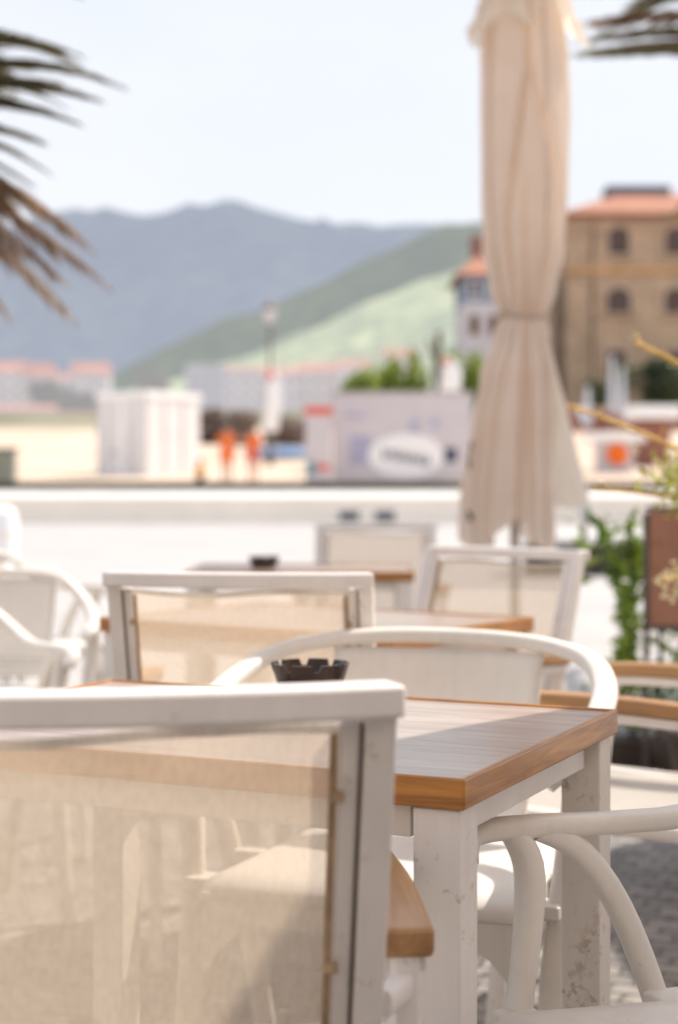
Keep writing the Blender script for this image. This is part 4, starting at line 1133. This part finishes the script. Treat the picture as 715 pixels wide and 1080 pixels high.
# blue and white house behind the parasol
d = 118; s = d/F
xL, xR = X(488), X(572)
t = thing('small_house', 'blue and white house with clay roof half hidden by the closed parasol', 'house', ((xL+xR)/2, d, 0)); cx2 = (xL+xR)/2; W2 = xR-xL
MB().box((0,4,(Z(440)+Z(319))/2),(W2,8,Z(319)-Z(440))).build('wall', M['pale_board'], t)
MB().box((0,4,(Z(319)+Z(290))/2),(W2-.02,7.98,Z(290)-Z(319))).build('upper_wall', M['blue_wall'], t)
m = MB(); e_ = .6; zr = Z(290)
m.add([(-W2/2-e_,-e_,zr),(W2/2+e_,-e_,zr),(W2/2+e_,8+e_,zr),(-W2/2-e_,8+e_,zr),(-W2/2+1.4,4,Z(262)),(W2/2-1.4,4,Z(262))], [(0,1,5,4),(1,2,5),(2,3,4,5),(3,0,4),(3,2,1,0)])
rf = m.build('roof', M['tiles'], t, smooth=False)
for px in (500,520,540,560):
    f = MB().box((X(px)-cx2,-.04,Z(304)),(.75,.12,1.2)).build('window', M['white'], t, .01); MB().box((X(px)-cx2,-.11,Z(304)),(.55,.03,1.0)).build('pane', M['pane'], f)
    f = MB().box((X(px)-cx2,-.04,Z(343)),(.75,.12,1.5)).build('window', M['trim'], t, .01); MB().box((X(px)-cx2,-.11,Z(343)),(.55,.03,1.3)).build('pane', M['pane'], f)
MB().box((X(508)-cx2,5,Z(250)),(.8,.8,1.6)).build('chimney', M['redbrick'], t, .02)
# red terrace wall below the stone house
d = 104; s = d/F
t = thing('terrace_wall', 'low red brown brick terrace wall below the stone house', 'wall', (X(690), d, 0))
MB().box((0,0,(Z(432)+Z(470))/2),(X(800)-X(596),.5,Z(432)-Z(470))).build('brickwork', M['redbrick'], t, .02)
MB().box((0,-.05,Z(431)),(X(800)-X(596)+.2,.7,.2)).build('coping', M['trim'], t, .02)

# white kiosk with orange panel
d = 56; s = d/F
x = X(650); z = terr(x, d)
t = thing('white_kiosk', 'small white market canopy with an orange ball shaped sign', 'kiosk', (x, d, z))
zt = EYE+(512-466)*s-z
MB().box((0,.6,zt/2-.1),(X(668)-X(632),1.2,zt+.2)).build('body', M['pale_board'], t, .02)
MB().prism([(-.95,-.3,zt),(.95,-.3,zt),(.95,1.5,zt),(-.95,1.5,zt)], (0,0,.28)).build('awning', M['white'], t, .03)
MB().lathe([(0,-.05),(.30,-.05),(.36,-.02),(.36,.02),(.3,.05),(0,.05)],24).build('orange_sign', M['orange'], t)
o = [c for c in t.children if c.name.startswith('orange_sign')][0]; o.rotation_euler = (R(90),0,0); o.location = (0,-.1,.62+.0)
d = 60; s = d/F
t = thing('red_stall', 'dark red boxy stall standing right of the white kiosk', 'stall', (X(690), d, terr(X(690), d)))
MB().box((0,.5,.75),(X(706)-X(672),1.0,2.2)).build('body', M['redbrick'], t, .02)
MB().box((0,.4,2.0),(X(712)-X(660),1.6,.5)).build('awning', M['white'], t, .03)
# folded white parasols in front of the house
def far_parasol(label, px, py0, py1, d):
    s = d/F; x, y, z = stand(px, d); h = EYE+(512-py1)*s-z
    t = thing('folded_parasol', label, 'parasol', (x,y,z), 0, 'folded white parasols by the stone house')
    MB().lathe([(.04,-.1),(.04,h*.9)],8).build('pole', M['alu'], t)
    m = MB(); m.grid(lambda u, v: ((.09+.16*v)*(1+.15*math.cos(5*2*math.pi*u))*math.cos(2*math.pi*u), (.09+.16*v)*(1+.15*math.cos(5*2*math.pi*u))*math.sin(2*math.pi*u), h-(h*.72)*v), 30, 6)
    m.build('canopy', M['h_grey'], t, solid=.01)
far_parasol('folded white parasol close to the right side of the closed cream parasol', 619, 0, 408, 88)
far_parasol('folded pale parasol before the lower window of the stone house', 645, 0, 376, 98)
far_parasol('folded pale parasol right of the other folded one before the stone house', 656, 0, 388, 98)

# ------------------------------------------------------------------ town
r7 = random.Random(17)
def town_house(label, pxa, pxb, py_eave, py_roof, py_base, d, wall, rows, cols, gable=True, group='hazy houses of the far town'):
    s = d/F; xa, xb = (pxa-CX)*s, (pxb-CX)*s; W = xb-xa; ze = EYE-(py_eave-HY)*s; zr = EYE-(py_roof-HY)*s
    zb = min(EYE-(py_base-HY)*s, terr((xa+xb)/2, d))-2; DP = W*.7
    t = thing('town_house', label, 'house', ((xa+xb)/2, d, 0), 0, group)
    MB().box((0,DP/2,(zb+ze)/2),(W,DP,ze-zb)).build('wall', wall, t)
    o = W*.04
    vs = [(-W/2-o,-o,ze),(W/2+o,-o,ze),(W/2+o,DP+o,ze),(-W/2-o,DP+o,ze),(-W/2+(0 if gable else W*.2),DP/2,zr),(W/2-(0 if gable else W*.2),DP/2,zr)]
    MB().add(vs, [(0,1,5,4),(1,2,5),(2,3,4,5),(3,0,4),(3,2,1,0)]).build('roof', M['h_roof'] if py_roof < py_eave-2 else wall, t, smooth=False)
    for r_ in range(rows):
        for c_ in range(cols):
            x = -W/2+W*(c_+.5)/cols; z = ze-(ze-(zb+2))*(r_+.55)/rows
            f = MB().box((x,-.05,z),(W/cols*.5,.14,(ze-zb-2)/rows*.55)).build('window', M['h_white'] if wall is not M['h_white'] else M['h_cream'], t)
            MB().box((x,-.15,z),(W/cols*.4,.08,(ze-zb-2)/rows*.45)).build('pane', M['h_pane'], f)
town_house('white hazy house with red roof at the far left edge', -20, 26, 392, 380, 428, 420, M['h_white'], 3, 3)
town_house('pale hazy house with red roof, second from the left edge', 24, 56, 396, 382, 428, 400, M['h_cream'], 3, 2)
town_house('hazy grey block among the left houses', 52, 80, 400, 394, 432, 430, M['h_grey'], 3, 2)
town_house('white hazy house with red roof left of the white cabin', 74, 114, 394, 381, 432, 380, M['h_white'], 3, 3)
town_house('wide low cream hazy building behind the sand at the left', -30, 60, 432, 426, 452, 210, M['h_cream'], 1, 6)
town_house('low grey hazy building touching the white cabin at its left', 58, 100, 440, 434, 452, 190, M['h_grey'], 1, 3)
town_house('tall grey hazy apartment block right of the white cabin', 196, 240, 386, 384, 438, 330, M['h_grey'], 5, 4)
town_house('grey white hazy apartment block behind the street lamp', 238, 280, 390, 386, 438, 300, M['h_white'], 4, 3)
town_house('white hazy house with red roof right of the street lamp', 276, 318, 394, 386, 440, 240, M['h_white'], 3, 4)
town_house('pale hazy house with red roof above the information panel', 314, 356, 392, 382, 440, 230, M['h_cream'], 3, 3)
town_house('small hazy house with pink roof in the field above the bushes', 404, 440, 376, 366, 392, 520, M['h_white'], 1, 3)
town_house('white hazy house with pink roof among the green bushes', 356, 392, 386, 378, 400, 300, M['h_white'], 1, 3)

# ------------------------------------------------------------------ unseen cafe front added for warm bounce and less ambient light
t = thing('added_cafe_front', 'unseen cream cafe front added behind the terrace for warm bounce', 'building', (0,-4.5,0))
CB = simple('warm_bounce_render', (.82,.75,.66), .85, .08, 1)
MB().box((0,-2,3.2),(26,4,6.4)).build('wall', CB, t, .02)
MB().prism([(-11,.02,2.9),(-11,1.7,2.45),(-11,1.7,2.40),(-11,.02,2.85)],(22,0,0)).build('awning', M['band'], t)
for k in range(-4,5,2):
    f = MB().box((k*2.3,.03,1.35),(1.9,.10,2.3)).build('window', M['paint'], t, .01); MB().box((k*2.3,.09,1.35),(1.7,.03,2.1)).build('pane', M['pane'], f)
for k in (-3,3):
    f = MB().box((k*2.3,.03,1.1),(1.1,.08,2.2)).build('door', M['arm'], t, .01); MB().box((k*2.3+.4,.09,1.05),(.04,.06,.2)).build('handle', M['alu'], f)
MB().box((0,.05,6.45),(26.4,.5,.2)).build('cornice', M['trim'], t, .02)

# ------------------------------------------------------------------ light, sky, camera
AZ, EL = 55.0, 53.0                                # sun to the right of the view direction, high
sd = Vector((math.sin(R(AZ))*math.cos(R(EL)), math.cos(R(AZ))*math.cos(R(EL)), math.sin(R(EL))))
sl = bpy.data.lights.new('sun', 'SUN'); sl.energy = 5.0; sl.angle = R(.53); sl.color = (1,.915,.80)
so = bpy.data.objects.new('sun', sl); col.objects.link(so)
so.rotation_euler = (-sd).to_track_quat('-Z', 'Y').to_euler()
w = bpy.data.worlds.new('World'); scene.world = w; w.use_nodes = True
nt = w.node_tree; bg = nt.nodes['Background']
sky = nt.nodes.new('ShaderNodeTexSky'); sky.sky_type = 'NISHITA'; sky.sun_disc = False
sky.sun_elevation = R(EL); sky.sun_rotation = R(AZ); sky.dust_density = 2.5; sky.air_density = 1.2
tc = nt.nodes.new('ShaderNodeTexCoord'); mp = nt.nodes.new('ShaderNodeMapping'); mp.inputs['Scale'].default_value = (1,1,2.4)
nt.links.new(tc.outputs['Generated'], mp.inputs[0])
cn = nt.nodes.new('ShaderNodeTexNoise'); cn.inputs['Scale'].default_value = 5.5; cn.inputs['Detail'].default_value = 8; cn.inputs['Roughness'].default_value = .55
nt.links.new(mp.outputs[0], cn.inputs['Vector'])
cr_ = ramp(nt, cn.outputs['Fac'], [(.40, (.91,.91,.91)), (.66, (1,1,1))])
SKY = .15
hz = (.955/SKY, .985/SKY, 1.06/SKY)
mx = nt.nodes.new('ShaderNodeMix'); mx.data_type = 'RGBA'; mx.clamp_result = False
sxw = nt.nodes.new('ShaderNodeSeparateXYZ'); nt.links.new(tc.outputs['Generated'], sxw.inputs[0])
el_ = ramp(nt, sxw.outputs[2], [(.0, (1,1,1)), (.18, (.97,.97,.97)), (.36, (.93,.93,.93)), (.75, (.68,.68,.68))])
fm_ = nt.nodes.new('ShaderNodeMath'); fm_.operation = 'MULTIPLY'
nt.links.new(cr_.outputs[0], fm_.inputs[0]); nt.links.new(el_.outputs[0], fm_.inputs[1])
nt.links.new(fm_.outputs[0], mx.inputs[0]); nt.links.new(sky.outputs[0], mx.inputs[6]); mx.inputs[7].default_value = (*hz, 1)
nt.links.new(mx.outputs[2], bg.inputs['Color']); bg.inputs['Strength'].default_value = SKY

cam = bpy.data.cameras.new('camera'); co = bpy.data.objects.new('camera', cam); col.objects.link(co)
co.location = (0,0,EYE); co.rotation_euler = (R(90),0,0)
cam.sensor_fit = 'VERTICAL'; cam.sensor_height = 36; cam.sensor_width = 24; cam.lens = F/1080*36
cam.shift_y = -(540-HY)/1080; cam.clip_start = .05; cam.clip_end = 20000
cam.dof.use_dof = True; cam.dof.focus_distance = 1.87; cam.dof.aperture_fstop = 3.4; cam.dof.aperture_blades = 0
scene.camera = co
scene.view_settings.view_transform = 'Standard'; scene.view_settings.look = 'None'; scene.view_settings.exposure = 0
scene.render.resolution_x = 677; scene.render.resolution_y = 1024
scene.cycles.transparent_max_bounces = 16
